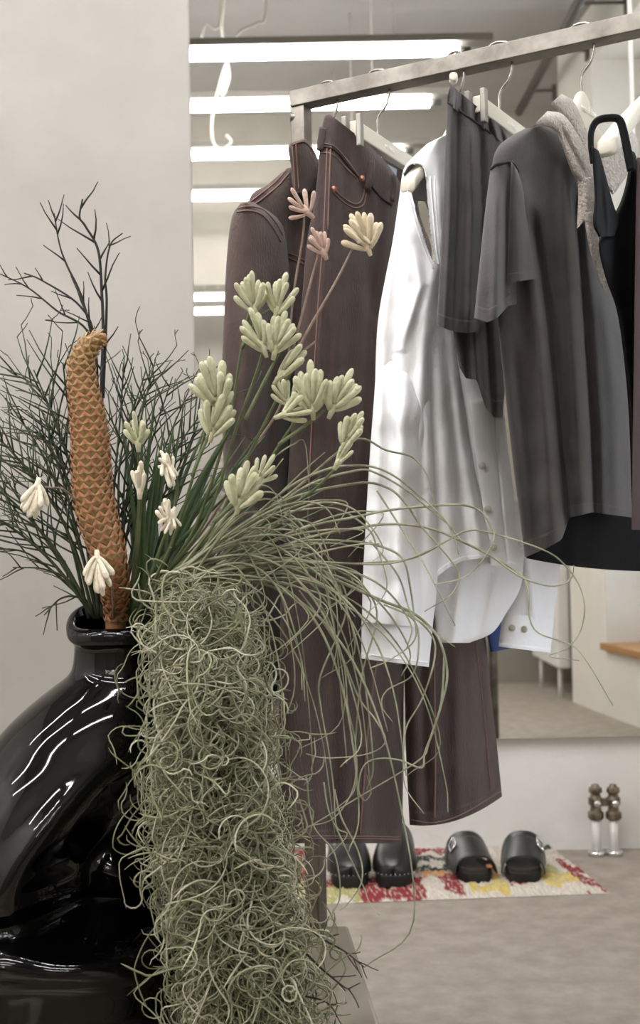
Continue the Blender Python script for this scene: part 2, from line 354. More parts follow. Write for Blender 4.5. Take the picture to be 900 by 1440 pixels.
class Drape:
    """a sleeve, leg or body of cloth: a tube whose two sides follow the garment's edges"""
    def __init__(s, rows, pl, thick=.03, back=None, folds=(), rnd=(.006, 5., 1), N=70, M=44, hem=0., sag=0., hemf=None, hemk=.55, taper=0., lift=0.):
        s.taper = taper; s.lift = lift
        s.rows = rows; s.pl = pl; s.thick = thick; s.back = thick if back is None else back
        s.folds = folds; s.rnd = rnd; s.hem = hem; s.sag = sag; s.hemf = hemf; s.hemk = hemk
        L = [np.array(r[0], float) for r in rows]; Rr = [np.array(r[1], float) for r in rows]
        seg = [0]; 
        for i in range(1, len(L)): seg.append(seg[-1] + .5 * (np.linalg.norm(L[i] - L[i - 1]) + np.linalg.norm(Rr[i] - Rr[i - 1])))
        s.k = np.array(seg) / seg[-1]
        pa = np.hstack([np.array(L), np.array(Rr)])
        per = 24; cc = np.array(catmull([tuple(q) for q in pa], per)); kk = []
        for i in range(len(L) - 1): kk += list(s.k[i] + (s.k[i + 1] - s.k[i]) * np.arange(per) / per)
        kk.append(1.); s.kk = np.array(kk) if len(L) > 2 else np.linspace(0, 1, len(cc)); s.cc = cc; s.N = N; s.M = M; s.len = seg[-1]
    def edge(s, t): return [float(np.interp(t, s.kk, s.cc[:, j])) for j in range(4)]
    def pxy(s, a, t):
        xl, yl, xr, yr = s.edge(t); tt = ss(s.hemk, 1, t)
        y = yl + (yr - yl) * a + tt * s.sag * 4 * a * (1 - a)
        if s.hemf: y += tt * float(np.interp(a, s.hemf[0], s.hemf[1]))
        return xl + (xr - xl) * a, y
    def disp(s, a, t, side):
        x, y = s.pxy(a, t)
        pr = max(0., 1 - (2 * a - 1) ** 2) ** .62
        amp, fr, sd = s.rnd
        nz = noise.noise((x / 90 * fr * .5 + sd * 7.3, y / 420 + sd, sd * 1.7)) * amp * 1.6 + noise.noise((x / 55 + sd, y / 40, sd + 9.)) * amp * .55 + noise.noise((x / 20 + y / 60 + sd, y / 34, sd + 19.)) * amp * .16
        nz *= .35 + .65 * t
        fo = foldval(s.folds, x, y) if s.folds else 0.
        pe = min(1., pr * 1.6)
        if side > 0: d = s.thick * pr + (nz + fo) * pe
        else: d = -s.back * pr + (nz * .8 + fo * .8) * pe
        if s.taper: d = d * ss(-.04, s.taper, t) + s.lift * ss(0, s.taper, t)
        if s.hem and t > 1 - s.hem: d += (.0022 if side > 0 else -.0022)
        return d
    def pt(s, a, t, side=1, lift=0.):
        x, y = s.pxy(a, t); q = onplane(s.pl, x, y); v = (CAM - q).normalized()
        return q + v * (s.disp(a, t, side) + lift)
    def at(s, x, y, lift=.002):
        best = None
        lo, hi = 0., 1.
        a = .5; t = .5
        for _ in range(12):
            lo, hi = 0., 1.
            for _ in range(16):
                mid = (lo + hi) / 2
                if s.pxy(a, mid)[1] < y: lo = mid
                else: hi = mid
            t = lo; xl, yl, xr, yr = s.edge(t); a = min(.995, max(.005, (x - xl) / (xr - xl)))
        return s.pt(a, t, 1, lift)
    hole = None
    def mesh(s, cap=True):
        b = MB(); L = []
        ts = [i / (s.N - 1) for i in range(s.N)]
        if s.hem:
            ts = sorted(set(ts + [1 - s.hem - .0015, 1 - s.hem + .0015]))
        for t in ts:
            q = []
            for j in range(s.M): q.append(s.pt(.5 - .5 * math.cos(PI * j / s.M), t, 1))
            for j in range(s.M): q.append(s.pt(.5 + .5 * math.cos(PI * j / s.M), t, -1))
            L.append(q)
        b.ring(L, cap0=cap)
        if s.hole:
            front, back = s.hole; M2 = 2 * s.M; keep = []
            def inside(pg, x, y):
                c = False
                for i in range(len(pg)):
                    (x0, y0), (x1, y1) = pg[i - 1], pg[i]
                    if (y0 > y) != (y1 > y) and x < (x1 - x0) * (y - y0) / (y1 - y0) + x0: c = not c
                return c
            for f in b.f:
                if len(f) != 4: keep.append(f); continue
                j = min(f[0] % M2, f[2] % M2 if abs(f[0] % M2 - f[2] % M2) < 3 else f[0] % M2)
                q = sum((Vector(b.v[i]) for i in f), Vector()) / 4; u, v = proj(q)
                pg = front if j < s.M else back
                if not inside(pg, u, v): keep.append(f)
            b.f = keep
        return b
    def build(s, name, m_, parent, cap=True, **k): 
        return s.mesh(cap).build(name, m_, parent, **k)
    def seam(s, mb, pts, r=.0011, lift=.0008, per=10):
        mb.tube([s.at(q[0], q[1], lift) for q in catmull(pts, per)], r, 5)
def wire(mb, pl, pts, r): mb.tube([q for q in catmull(pts, 8)], r, 8)
def hook(t, pl, drop, m_='hookwire'):
    """hanger hook over the rail, down to the hanger"""
    p0, n, d = pl; b = MB()
    pts = [p0 - n * .022 + UP * -.004, p0 - n * .02 + UP * .012, p0 + UP * .021 - n * .004, p0 + n * .017 + UP * .014, p0 + n * .021 - UP * .012, p0 + n * .016 - UP * .035, p0 + n * .002 - UP * .052, p0 - UP * .07, p0 - UP * drop]
    b.tube(catmull(pts, 8), .0021, 8); b.build('hook', MT[m_], t)
def text_on(t, body, size, origin, xdir, ydir, m_, name='lettering'):
    cu = bpy.data.curves.new(name, 'FONT'); cu.body = body; cu.size = size; cu.extrude = .0004; cu.align_x = 'CENTER'; cu.align_y = 'CENTER'
    o = bpy.data.objects.new(name, cu); me = bpy.data.meshes.new_from_object(o); bpy.data.objects.remove(o)
    zd = xdir.cross(ydir); M4 = Matrix((( xdir.x, ydir.x, zd.x, origin.x), (xdir.y, ydir.y, zd.y, origin.y), (xdir.z, ydir.z, zd.z, origin.z), (0, 0, 0, 1)))
    me.transform(M4); me.materials.append(MT[m_]); ob = bpy.data.objects.new(name, me); COL.objects.link(ob); ob.parent = t; ob.matrix_parent_inverse = Matrix.Translation(-t.location)
    return ob
def coat_hanger(u, alpha, label, drop=.075, half=.2, fall=.1, group='cream hangers on the rail', word=False, hub=.03, hk=(.1, .34)):
    pl = plane(u, alpha); p0, n, d = pl
    t = thing('coat_hanger', p0, label, 'hanger', group); hook(t, pl, drop + .01)
    L = []; K = 41
    for i in range(K):
        s = -1 + 2 * i / (K - 1); a = abs(s); x = s * half
        top = -drop - fall * a ** 1.25 - .012 * ss(.1, .3, a)
        ht = (.052 + hub) * (1 - ss(hk[0], hk[1], a)) + .027 * ss(hk[0], hk[1], a)
        dp = .0075 + .0075 * ss(.35, .95, a)
        if i in (0, K - 1): ht *= .6; dp *= .6
        q = []
        for k in range(12):
            an = 2 * PI * k / 12; cc, sn = math.cos(an), math.sin(an)
            cc = math.copysign(abs(cc) ** .6, cc); sn = math.copysign(abs(sn) ** .6, sn)
            q.append(p0 + d * x + n * dp * cc + UP * (top - ht / 2 + sn * ht / 2))
        L.append(q)
    b = MB(); b.ring(L, cap0=True, cap1=True); b.build('hanger_body', MT['cream'], t, bevel=.003)
    if word: text_on(t, 'weekday', .014, p0 - UP * (drop + .03) + n * .0085 + d * .004, d, UP, 'letter')
    return t, pl
def clip_hanger(u, alpha, label, near, far, drop=.085, bar=.012):
    pl = plane(u, alpha); p0, n, d = pl
    t = thing('clip_hanger', p0, label, 'hanger', 'cream hangers on the rail'); hook(t, pl, drop + .01)
    z = UP * -(drop + .01)
    b = MB(); b.box(p0 + d * (far - near) / 2 + z, ((far + near) / 2, .007, bar), (d, n, UP)); b.build('bar', MT['cream'], t, smooth=False, bevel=.002)
    for s in (-near - .004, far * .8):
        c = p0 + d * s + z
        c_ = MB(); c_.box(c + n * .012 - UP * .006, (.006, .004, .024), (d, n, UP)); c_.box(c - n * .012 - UP * .006, (.006, .004, .024), (d, n, UP))
        cl = c_.build('clip', MT['greyclip'], t, smooth=False, bevel=.0015)
    text_on(t, 'weekday', .011, p0 + d * .03 + z + n * .0072, d, UP, 'letter')
    return t, pl

# ---- jacket
HG = 'garments on the rack'
coat_hanger(459, 34, 'cream hanger inside the brown denim jacket', drop=.1, half=.1, fall=.03)
pl = plane(459, 40)
t = thing('denim_jacket', pl[0], 'faded brown denim jacket with topstitched collar, leftmost garment on the rack', 'jacket', HG)
D = Drape([((404, 236), (466, 232)), ((376, 260), (480, 262)), ((348, 286), (490, 290)), ((346, 400), (490, 400)), ((350, 600), (480, 600)), ((352, 760), (470, 760)), ((354, 820), (460, 820))], pl, .03, folds=[([(415, 290), (405, 500), (400, 780)], 14, -.02)], rnd=(.01, 4, 3), hem=.05)
D.build('body', MT['denimjacket'], t)
st = MB(); D.seam(st, [(402, 240), (385, 258), (362, 276), (348, 287)]); D.seam(st, [(407, 243), (390, 262), (368, 280), (356, 288)]); D.seam(st, [(395, 355), (412, 358), (428, 366)]); D.seam(st, [(396, 361), (412, 365), (428, 372)])
st.build('shoulder_stitching', MT['stitch'], t)
pl2 = plane(459, 40, .015)
D = Drape([((338, 286), (356, 284)), ((326, 306), (392, 309)), ((319, 360), (404, 350)), ((315, 440), (409, 440)), ((312, 540), (409, 540)), ((314, 640), (405, 650)), ((322, 760), (400, 770)), ((334, 870), (397, 880)), ((342, 945), (393, 950))], pl2, .045, folds=[([(350, 420), (345, 600), (355, 800)], 12, .012), ([(385, 400), (380, 600), (372, 850)], 9, -.014), ([(330, 560), (340, 640), (360, 720)], 8, -.012)], rnd=(.012, 4, 5))
D.build('sleeve', MT['denimjacket'], t)
st = MB(); D.seam(st, [(334, 293), (350, 290), (370, 295), (387, 312), (397, 330)]); D.seam(st, [(333, 298), (350, 296), (368, 302), (384, 320), (395, 340)], .0014)
st.build('armhole_stitching', MT['stitch'], t)
DC = Drape([((341, 895), (396, 900)), ((343, 946), (393, 951))], plane(459, 40, .02), .047, rnd=(.004, 3, 2), N=12)
DC.build('cuff', MT['denimjacket'], t)
D = Drape([((407, 202), (430, 195)), ((405, 212), (440, 208)), ((409, 232), (447, 224)), ((411, 255), (448, 246)), ((413, 272), (440, 268))], plane(459, 40, .03), .016, rnd=(.004, 4, 9), N=24, M=24)
clr = D.build('collar', MT['denimjacket'], t, cap=True)
st = MB(); D.seam(st, [(411, 206), (413, 232), (415, 268)]); D.seam(st, [(416, 203), (418, 232), (420, 266)]); D.seam(st, [(412, 203), (428, 200), (441, 216), (445, 240)])
st.build('collar_stitching', MT['stitch'], clr)

# ---- jeans
clip_hanger(530, 27, 'cream clip hanger with grey clip holding the brown jeans', .088, .17)
pl = plane(530, 42)
t = thing('jeans', pl[0], 'dark brown wide leg jeans hanging full length by the waistband', 'jeans', HG)
D = Drape([((463, 160), (530, 212)), ((456, 166), (562, 256)), ((450, 200), (560, 282)), ((446, 250), (558, 315)), ((441, 290), (554, 345)), ((431, 345), (548, 395)), ((423, 440), (540, 460)), ((413, 540), (542, 550)), ((407, 640), (562, 640)), ((401, 740), (610, 730)), ((397, 810), (645, 800)), ((395, 850), (668, 850))], pl, .04,
          folds=[([(466, 190), (463, 260), (460, 330), (452, 450), (445, 700)], 5, .008), ([(478, 200), (487, 260), (484, 330)], 8, -.01), ([(505, 230), (515, 300), (520, 420)], 9, -.014), ([(535, 270), (530, 360), (512, 560), (500, 800)], 8, -.012), ([(480, 420), (470, 600), (465, 800)], 10, .012)], rnd=(.008, 4, 11), N=110)
hip = D.build('hips', MT['denim'], t, cap=False)
st = MB()
D.seam(st, [(465, 206), (463, 260), (461, 322)]); D.seam(st, [(460, 206), (458, 260), (455, 330)])
D.seam(st, [(467, 263), (482, 277), (497, 286), (507, 284), (512, 270), (512, 255)]); D.seam(st, [(467, 268), (482, 283), (498, 292), (511, 288), (515, 272)])
D.seam(st, [(451, 201), (470, 206), (488, 225), (505, 248), (520, 262)]); D.seam(st, [(450, 214), (468, 217), (485, 234), (503, 252)])
D.seam(st, [(455, 330), (446, 450), (438, 600), (430, 800)], .0012)
st.build('topstitching', MT['stitch'], t)
st = MB(); D.seam(st, [(451, 205), (470, 211), (487, 229), (504, 250)], .002); D.seam(st, [(522, 262), (536, 278), (550, 288)], .002); st.build('dark_seam', MT['darkstitch'], t)
for x, y in ((469, 266), (509, 251)):
    b = MB(); c = D.at(x, y, .002); nn = (CAM - c).normalized(); b.tube([c - nn * .002, c + nn * .003], .0046, 14); b.tube([c + nn * .003, c + nn * .0045], .002, 10); tag(b.build('rivet', MT['copper'], hip), 'round copper rivet')
for pts in ([(522, 226), (521, 246), (516, 266)], [(552, 246), (554, 262), (551, 282)], [(454, 180), (452, 195), (450, 212)]):
    b = MB(); b.tube([D.at(q[0], q[1], .004) for q in catmull(pts, 5)], [.0055] * 11, 8, flat=.5); b.build('belt_loop', MT['denim'], t)
# inner back waistband with its woven label
D2 = Drape([((500, 205), (582, 240)), ((512, 240), (590, 300)), ((530, 290), (606, 345)), ((540, 340), (606, 380))], plane(530, 42, -.05), .008, rnd=(.004, 4, 4), N=24, M=24)
D2.build('back_waistband', MT['denim'], t)
lb = MB(); lc = [(536, 226), (558, 238), (556, 256), (534, 242)]
lq = [D2.at(x, y, .004) for x, y in lc]; lb.add(lq, [(0, 1, 2, 3)])
lo = lb.build('size_label', MT['label'], t, smooth=False, solid=.0008)
xd = (lq[1] - lq[0]).normalized(); zdn = xd.cross((lq[0] - lq[3])).normalized(); yd = zdn.cross(xd)
text_on(t, 'weekday', .0085, sum(lq, Vector()) / 4 + zdn * .001, xd, yd, 'ink')
def leg(rows, folds, sd, sag, hy):
    Dl = Drape(rows, pl, .055, folds=folds, rnd=(.012, 4, sd), N=70, hem=.045, sag=sag)
    Dl.build('leg', MT['denim'], t); return Dl
D = leg([((395, 820), (590, 800)), ((394, 880), (572, 880)), ((393, 960), (568, 960)), ((391, 1080), (567, 1085)), ((390, 1186), (565, 1186))], [([(530, 830), (520, 1000), (508, 1180)], 10, .012), ([(475, 830), (468, 1000), (466, 1180)], 14, -.016), ([(555, 900), (556, 1180)], 7, .008)], 21, 0, 0)
st = MB(); D.seam(st, [(535, 900), (520, 1000), (506, 1172)], .0016); D.seam(st, [(394, 1176), (480, 1176), (562, 1177)], .001, per=16); D.seam(st, [(394, 1179), (480, 1179), (562, 1180)], .001, per=16); st.build('leg_stitching', MT['stitch'], t)
D = leg([((560, 800), (660, 800)), ((567, 880), (680, 880)), ((569, 960), (689, 960)), ((571, 1060), (699, 1050)), ((576, 1160), (706, 1120))], [([(592, 900), (600, 1150)], 8, -.014), ([(640, 900), (645, 1140)], 10, .016), ([(672, 900), (684, 1120)], 8, -.012)], 25, 14, 0)
st = MB(); D.seam(st, [(610, 930), (612, 1050), (611, 1150)], .0016); D.seam(st, [(668, 900), (680, 1000), (690, 1110)], .001); D.seam(st, [(578, 1153), (610, 1157), (650, 1145), (704, 1113)], .001, per=14); st.build('leg_stitching', MT['stitch'], t)

# ---- white shirt
coat_hanger(638, 50, 'cream hanger whose blunt end pokes out of the white shirt', drop=.085, half=.106, fall=.092)
t = thing('white_shirt', plane(638)[0], 'white cotton shirt with open cut-out neckline and long cuffed sleeves', 'shirt', HG)
W = MT['poplin']; pl = plane(638, 60)
SL = [(567, 243), (571, 235), (580, 230), (592, 231), (598, 238), (601, 280), (606, 330), (612, 374), (600, 347), (588, 310), (578, 270), (571, 258)]
SB = [(586, 285), (598, 282), (603, 300), (607, 335), (612, 374), (600, 347), (590, 312)]
Db = Drape([((601, 202), (633, 186)), ((580, 222), (634, 206)), ((567, 240), (635, 232)), ((561, 280), (636, 285)), ((552, 340), (637, 340)), ((542, 390), (637, 384)), ((533, 440), (638, 440)), ((529, 485), (641, 490)), ((527, 560), (652, 560)), ((522, 640), (664, 640)), ((517, 720), (681, 720)), ((515, 770), (694, 768)), ((516, 800), (695, 782))], pl, .04,
      folds=[([(616, 240), (620, 300), (622, 360)], 6, .008), ([(612, 374), (600, 440), (590, 600), (575, 760)], 10, .013), ([(625, 365), (628, 480), (640, 620), (655, 770)], 10, -.013), ([(560, 330), (556, 420), (552, 500), (552, 700)], 9, -.009), ([(585, 360), (592, 400), (570, 470)], 8, .014), ([(606, 470), (612, 620), (622, 780)], 8, -.010), ([(640, 520), (655, 640), (675, 770)], 8, .009)], rnd=(.012, 6, 35), N=190, M=90, hem=.015, hemf=((0, .5, .62, .75, 1), (30, 28, 12, 2, 0)), hemk=.9)
Db.hole = (SL, SB)
Db.build('body', W, t)
st = MB(); Db.seam(st, [(605, 248), (609, 300), (613, 345), (617, 372)], .0013); Db.seam(st, [(611, 248), (614, 300), (618, 350), (620, 372)], .0007); Db.seam(st, [(573, 268), (584, 312), (597, 352), (609, 378)], .0012)
Db.seam(st, [(568, 243), (574, 233), (584, 229), (596, 234), (600, 250)], .0013); st.build('edge_stitching', W, t)
Drape([((636, 470), (668, 470)), ((648, 560), (704, 560)), ((660, 640), (716, 640)), ((675, 720), (725, 720)), ((688, 792), (732, 800))], plane(638, 60, -.012), .02, folds=[([(688, 560), (696, 640), (712, 790)], 3, -.006)], rnd=(.006, 4, 36), hem=.02).build('placket_side', W, t)
Dp = Drape([((660, 560), (692, 560)), ((668, 640), (699, 640)), ((680, 720), (706, 720)), ((690, 795), (713, 797))], plane(638, 60, .004), .006, rnd=(.002, 3, 37), N=30, M=16)
plk = Dp.build('placket', W, t)
Drape([((596, 770), (738, 770)), ((604, 830), (732, 825)), ((611, 866), (712, 862)), ((613, 893), (692, 890)), ((622, 904), (660, 904))], plane(638, 60, -.03), .022, folds=[([(650, 790), (640, 890)], 8, .01), ([(690, 790), (672, 890)], 8, -.01)], rnd=(.006, 4, 38), N=50).build('back_tail', W, t)
Ds = Drape([((532, 470), (590, 440)), ((527, 545), (604, 540)), ((520, 640), (610, 640)), ((514, 740), (616, 745)), ((510, 820), (614, 830)), ((509, 874), (608, 884))], pl, .035, taper=.35, lift=.035, folds=[([(575, 470), (566, 600), (560, 850)], 10, .012), ([(548, 560), (545, 700), (542, 860)], 8, -.009), ([(594, 560), (592, 860)], 7, -.008), ([(530, 480), (545, 560), (552, 620)], 7, -.01)], rnd=(.014, 6, 39), N=90)
Ds.build('sleeve', W, t, cap=False)
Dc = Drape([((508.5, 868), (609, 878)), ((508, 926), (603, 938))], plane(638, 60, .018), .038, folds=[([(560, 860), (558, 940)], 14, .012)], rnd=(.006, 4, 40), N=24, hem=.12)
ncf = Dc.build('cuff', W, t, cap=False)
st = MB(); Dc.seam(st, [(511, 872), (560, 878), (606, 881)], .0009, per=12); Dc.seam(st, [(511, 919), (560, 927), (601, 932)], .0009, per=12); st.build('cuff_stitching', W, ncf)
Drape([((700, 700), (772, 700)), ((724, 770), (790, 765)), ((722, 805), (787, 805)), ((714, 845), (781, 850)), ((706, 872), (778, 882)), ((701, 908), (774, 917))], plane(638, 60, -.06), .03, folds=[([(745, 780), (752, 870)], 8, .012)], rnd=(.006, 4, 41), N=50).build('sleeve', W, t)
Dfc = Drape([((708, 862), (779, 870)), ((701, 909), (774, 918))], plane(638, 60, -.055), .03, rnd=(.003, 4, 42), N=16, hem=.1)
fcf = Dfc.build('cuff', W, t, cap=False)
def button(Dx, x, y, r=.0055, par=None):
    b = MB(); c = Dx.at(x, y, .0015); nn = (CAM - c).normalized(); b.tube([c - nn * .001, c + nn * .0012], r, 18)
    b.tube([c + nn * .0012, c + nn * .0022], [r, r * .72], 18, cap=False); tag(b.build('button', MT['button'], par or t), 'round pearly button')
for x, y in ((678, 655), (686, 716), (694, 770)): button(Dp, x, y, par=plk)
for x, y in ((720, 883), (737, 885)): button(Dfc, x, y, par=fcf)

# ---- shorts
clip_hanger(701, 30, 'cream clip hanger holding the elastic waisted charcoal shorts', .085, .15)
t = thing('shorts', plane(701)[0], 'charcoal cotton shorts with gathered elastic waistband', 'shorts', HG)
S = MT['shorts']; pl = plane(701, 40)
gath = [([(632 + i * 9, 118 + i * 8), (630 + i * 10, 150 + i * 7)], 3.2, .02 * (1 if i % 2 else -1)) for i in range(9)]
Drape([((634, 119), (712, 184)), ((630, 132), (716, 196)), ((629, 146), (718, 208))], plane(701, 40, .003), .026, folds=gath, rnd=(.003, 8, 51), N=26, M=70).build('waistband', S, t)
b = MB(); c = P(639, 109, plane(701, 40)[0].y - .1); b.tube([c + Vector((.0, .012, 0)), c - Vector((.002, .006, 0))], .006, 14); b.build('toggle', MT['cream'], t, bevel=.001)
Dsh = Drape([((629, 143), (718, 208)), ((627, 190), (722, 235)), ((624, 270), (715, 290)), ((619, 370), (700, 378)), ((614, 456), (672, 466))], pl, .04,
      folds=[([(645, 150), (644, 300), (638, 450)], 4, -.016), ([(660, 160), (664, 300), (660, 460)], 6, .018), ([(676, 180), (680, 300), (672, 440)], 4, -.018), ([(634, 150), (632, 300), (626, 450)], 4, .008)], rnd=(.008, 6, 52), N=80, hem=.06, sag=6)
Dsh.build('leg', S, t, cap=False)
st = MB(); Dsh.seam(st, [(630, 144), (650, 149), (668, 160), (690, 182)], .0016); st.build('waist_seam', MT['jerseyseam'], t)
Drape([((640, 300), (724, 300)), ((638, 400), (722, 405)), ((637, 470), (714, 490)), ((646, 522), (707, 588))], plane(701, 40, -.03), .035, folds=[([(662, 400), (672, 560)], 6, .022), ([(682, 400), (692, 580)], 5, -.022)], rnd=(.008, 6, 53), N=60, hem=.07, hemf=((0, .15, .4, .6, .8, 1), (-6, 0, -14, 12, 12, 0)), hemk=.5).build('leg', S, t)

# ---- black layer under the tee
coat_hanger(816, 36, 'cream hanger with raised lettering inside the grey tee', drop=.075, half=.1, fall=.07, word=True, hub=.03, hk=(.5, .85))
t = thing('black_tunic', plane(800)[0], 'black long top showing only below the grey tee hem', 'top', HG)
Drape([((748, 420), (900, 420)), ((745, 560), (915, 560)), ((742, 700), (930, 700)), ((740, 785), (940, 803))], plane(800, 40, -.02), .02, folds=[([(800, 500), (805, 790)], 12, .01)], rnd=(.006, 4, 61), N=50, hem=.03, sag=6).build('body', MT['blackcloth'], t)

# ---- tee
t = thing('tee_shirt', plane(816)[0], 'faded charcoal short sleeved tee with wide folded hem', 'tee shirt', HG)
J = MT['jersey']; pl = plane(816, 42)
Dt = Drape([((738, 181), (772, 174)), ((716, 193), (800, 188)), ((699, 209), (822, 215)), ((692, 236), (834, 245)), ((694, 300), (846, 300)), ((698, 380), (856, 380)), ((701, 460), (874, 455)), ((711, 560), (886, 560)), ((721, 650), (889, 650)), ((731, 730), (890, 700)), ((738, 784), (891, 728))], pl, .05,
      folds=[([(735, 260), (752, 400), (764, 560), (778, 750)], 13, .03), ([(748, 300), (772, 460), (786, 620), (800, 760)], 8, -.045), ([(790, 220), (800, 400), (812, 600), (818, 740)], 12, .03), ([(806, 260), (822, 450), (832, 600), (836, 740)], 8, -.035), ([(720, 480), (740, 640), (752, 770)], 9, -.016), ([(850, 420), (865, 560), (868, 720)], 10, .012)], rnd=(.012, 4, 62), N=130, M=70, hem=.028, hemf=((0, .2, .34, .41, .5, .62, 1), (0, -2, -6, -33, -31, -29, 0)), hemk=.72)
Dt.build('body', J, t)
Dsl = Drape([((691, 233), (722, 226)), ((688, 250), (733, 250)), ((683, 290), (734, 285)), ((677, 345), (732, 335)), ((671, 405), (728, 385)), ((667, 447), (727, 428))], plane(816, 42, .012), .05, folds=[([(700, 250), (700, 340), (698, 440)], 9, .02), ([(712, 260), (711, 350), (708, 430)], 5, -.02)], rnd=(.01, 5, 63), N=70, hem=.085, hemf=((0, .3, .55, .8, 1), (0, 12, 10, -2, 0)), hemk=.6)
Dsl.build('sleeve', J, t)
Dsf = Drape([((718, 226), (728, 240)), ((717, 260), (736, 268)), ((715, 330), (744, 328)), ((713, 398), (753, 392))], plane(816, 42, .03), .03, folds=[([(732, 290), (734, 400)], 8, .008)], rnd=(.006, 5, 64), N=50, hem=.08, M=30)
Dsf.build('sleeve_fold', J, t)
st = MB(); Dsl.seam(st, [(691, 238), (700, 230), (712, 228), (722, 231), (730, 245)], .0022); st.build('armhole_seam', MT['jerseyseam'], t)

# ---- terry shawl
t = thing('terry_shawl', plane(816)[0] + Vector((0, 0, -.15)), 'nubbly beige terry shawl collar draped around the grey tee neck', 'shawl', HG)
T = MT['terry']; q = plane(816, 42, .045)
Drape([((748, 178), (770, 156)), ((768, 178), (790, 160)), ((784, 188), (806, 178)), ((793, 212), (822, 208)), ((803, 240), (834, 240)), ((811, 254), (837, 252))], q, .022, folds=[([(785, 170), (800, 200), (822, 245)], 4, -.012)], rnd=(.006, 5, 71), N=50, M=26).build('lapel', T, t)
Drape([((774, 146), (790, 132)), ((783, 154), (806, 142)), ((800, 172), (819, 168)), ((813, 198), (830, 200)), ((824, 226), (837, 226)), ((832, 246), (838, 245))], plane(816, 42, .02), .016, rnd=(.005, 5, 72), N=44, M=22).build('collar_roll', T, t)
Drape([((812, 252), (837, 248)), ((813, 275), (839, 275)), ((812, 300), (838, 296)), ((811, 322), (819, 314))], plane(816, 42, .05), .012, folds=[([(826, 250), (825, 310)], 5, .008)], rnd=(.004, 5, 73), N=40, M=22).build('lapel_end', T, t)
Drape([((821, 300), (836, 296)), ((825, 330), (840, 330)), ((832, 362), (856, 360)), ((841, 388), (861, 386)), ((848, 407), (852, 408))], plane(816, 42, .058), .012, folds=[([(834, 310), (842, 360), (850, 400)], 4, -.006)], rnd=(.004, 5, 74), N=44, M=22).build('tie_end', T, t)
Drape([((848, 212), (872, 188)), ((846, 226), (884, 210)), ((848, 242), (887, 236)), ((854, 262), (874, 258)), ((861, 274), (864, 272))], plane(816, 42, .03), .014, rnd=(.004, 5, 75), N=30, M=22).build('lapel_end', T, t)
Drape([((878, 180), (888, 182)), ((882, 196), (897, 198)), ((886, 222), (896, 220))], plane(816, 42, -.05), .012, rnd=(.004, 5, 76), N=24, M=18).build('collar_roll', T, t)

# ---- strappy black top and plum garment
hz, hpl = coat_hanger(936, 40, 'cream hanger at the right edge carrying the black strappy top', drop=.07, half=.19, fall=.13)
t = thing('strappy_top', hpl[0], 'black satin strappy top looped over a cream hanger end', 'top', HG)
pq = plane(936, 42, .0)
B = MT['satin']
def strap(pts, r, Y):
    b = MB(); c = catmull(pts, 8); b.tube([P(x[0], x[1], Y) for x in c], [r[0] + (r[1] - r[0]) * i / (len(c) - 1) for i in range(len(c))], 8, flat=.45); return b
Yn = (hpl[0] - hpl[2] * .18).y
tq = onplane(pq, 850, 200); Yn = tq.y - .02
strap([(834, 230), (831, 205), (832, 184), (840, 170), (856, 166), (870, 168), (876, 182), (882, 210), (888, 240)], (.0042, .0055), Yn).build('strap', B, t)
Drape([((832, 205), (842, 212)), ((834, 240), (850, 240)), ((836, 280), (862, 285)), ((834, 315), (870, 310)), ((842, 333), (864, 332))], plane(936, 42, .012), .012, rnd=(.004, 5, 81), N=40, M=24, folds=[([(843, 220), (850, 325)], 4, -.008)]).build('neckline', B, t)
Drape([((880, 205), (893, 215)), ((884, 235), (900, 240)), ((872, 285), (912, 285)), ((846, 330), (920, 330)), ((842, 350), (925, 350)), ((852, 392), (930, 390)), ((868, 440), (932, 440)), ((879, 520), (934, 520)), ((885, 600), (936, 600)), ((888, 700), (938, 700)), ((890, 725), (938, 728))], pq, .02, rnd=(.006, 4, 82), N=80, M=30).build('body', B, t)
t = thing('plum_dress', plane(975)[0], 'plum brown garment cut off by the right picture edge', 'dress', HG)
Drape([((896, 222), (960, 215)), ((894, 300), (985, 300)), ((892, 450), (990, 450)), ((890, 600), (995, 600)), ((888, 745), (1000, 745))], plane(960, 42, .01), .02, rnd=(.006, 4, 83), N=50, M=30).build('body', MT['plum'], t)
coat_hanger(985, 40, 'cream hanger out at the right end carrying the plum garment', drop=.11, half=.1, fall=.05)
t = thing('navy_garment', plane(590)[0], 'navy blue cloth hanging behind the white shirt cuff', 'garment', HG)
Drape([((660, 640), (690, 640)), ((672, 740), (702, 740)), ((684, 880), (716, 880)), ((690, 917), (718, 912))], plane(590, 40, -.05), .015, rnd=(.005, 4, 84), N=40, M=24).build('body', MT['blue'], t)

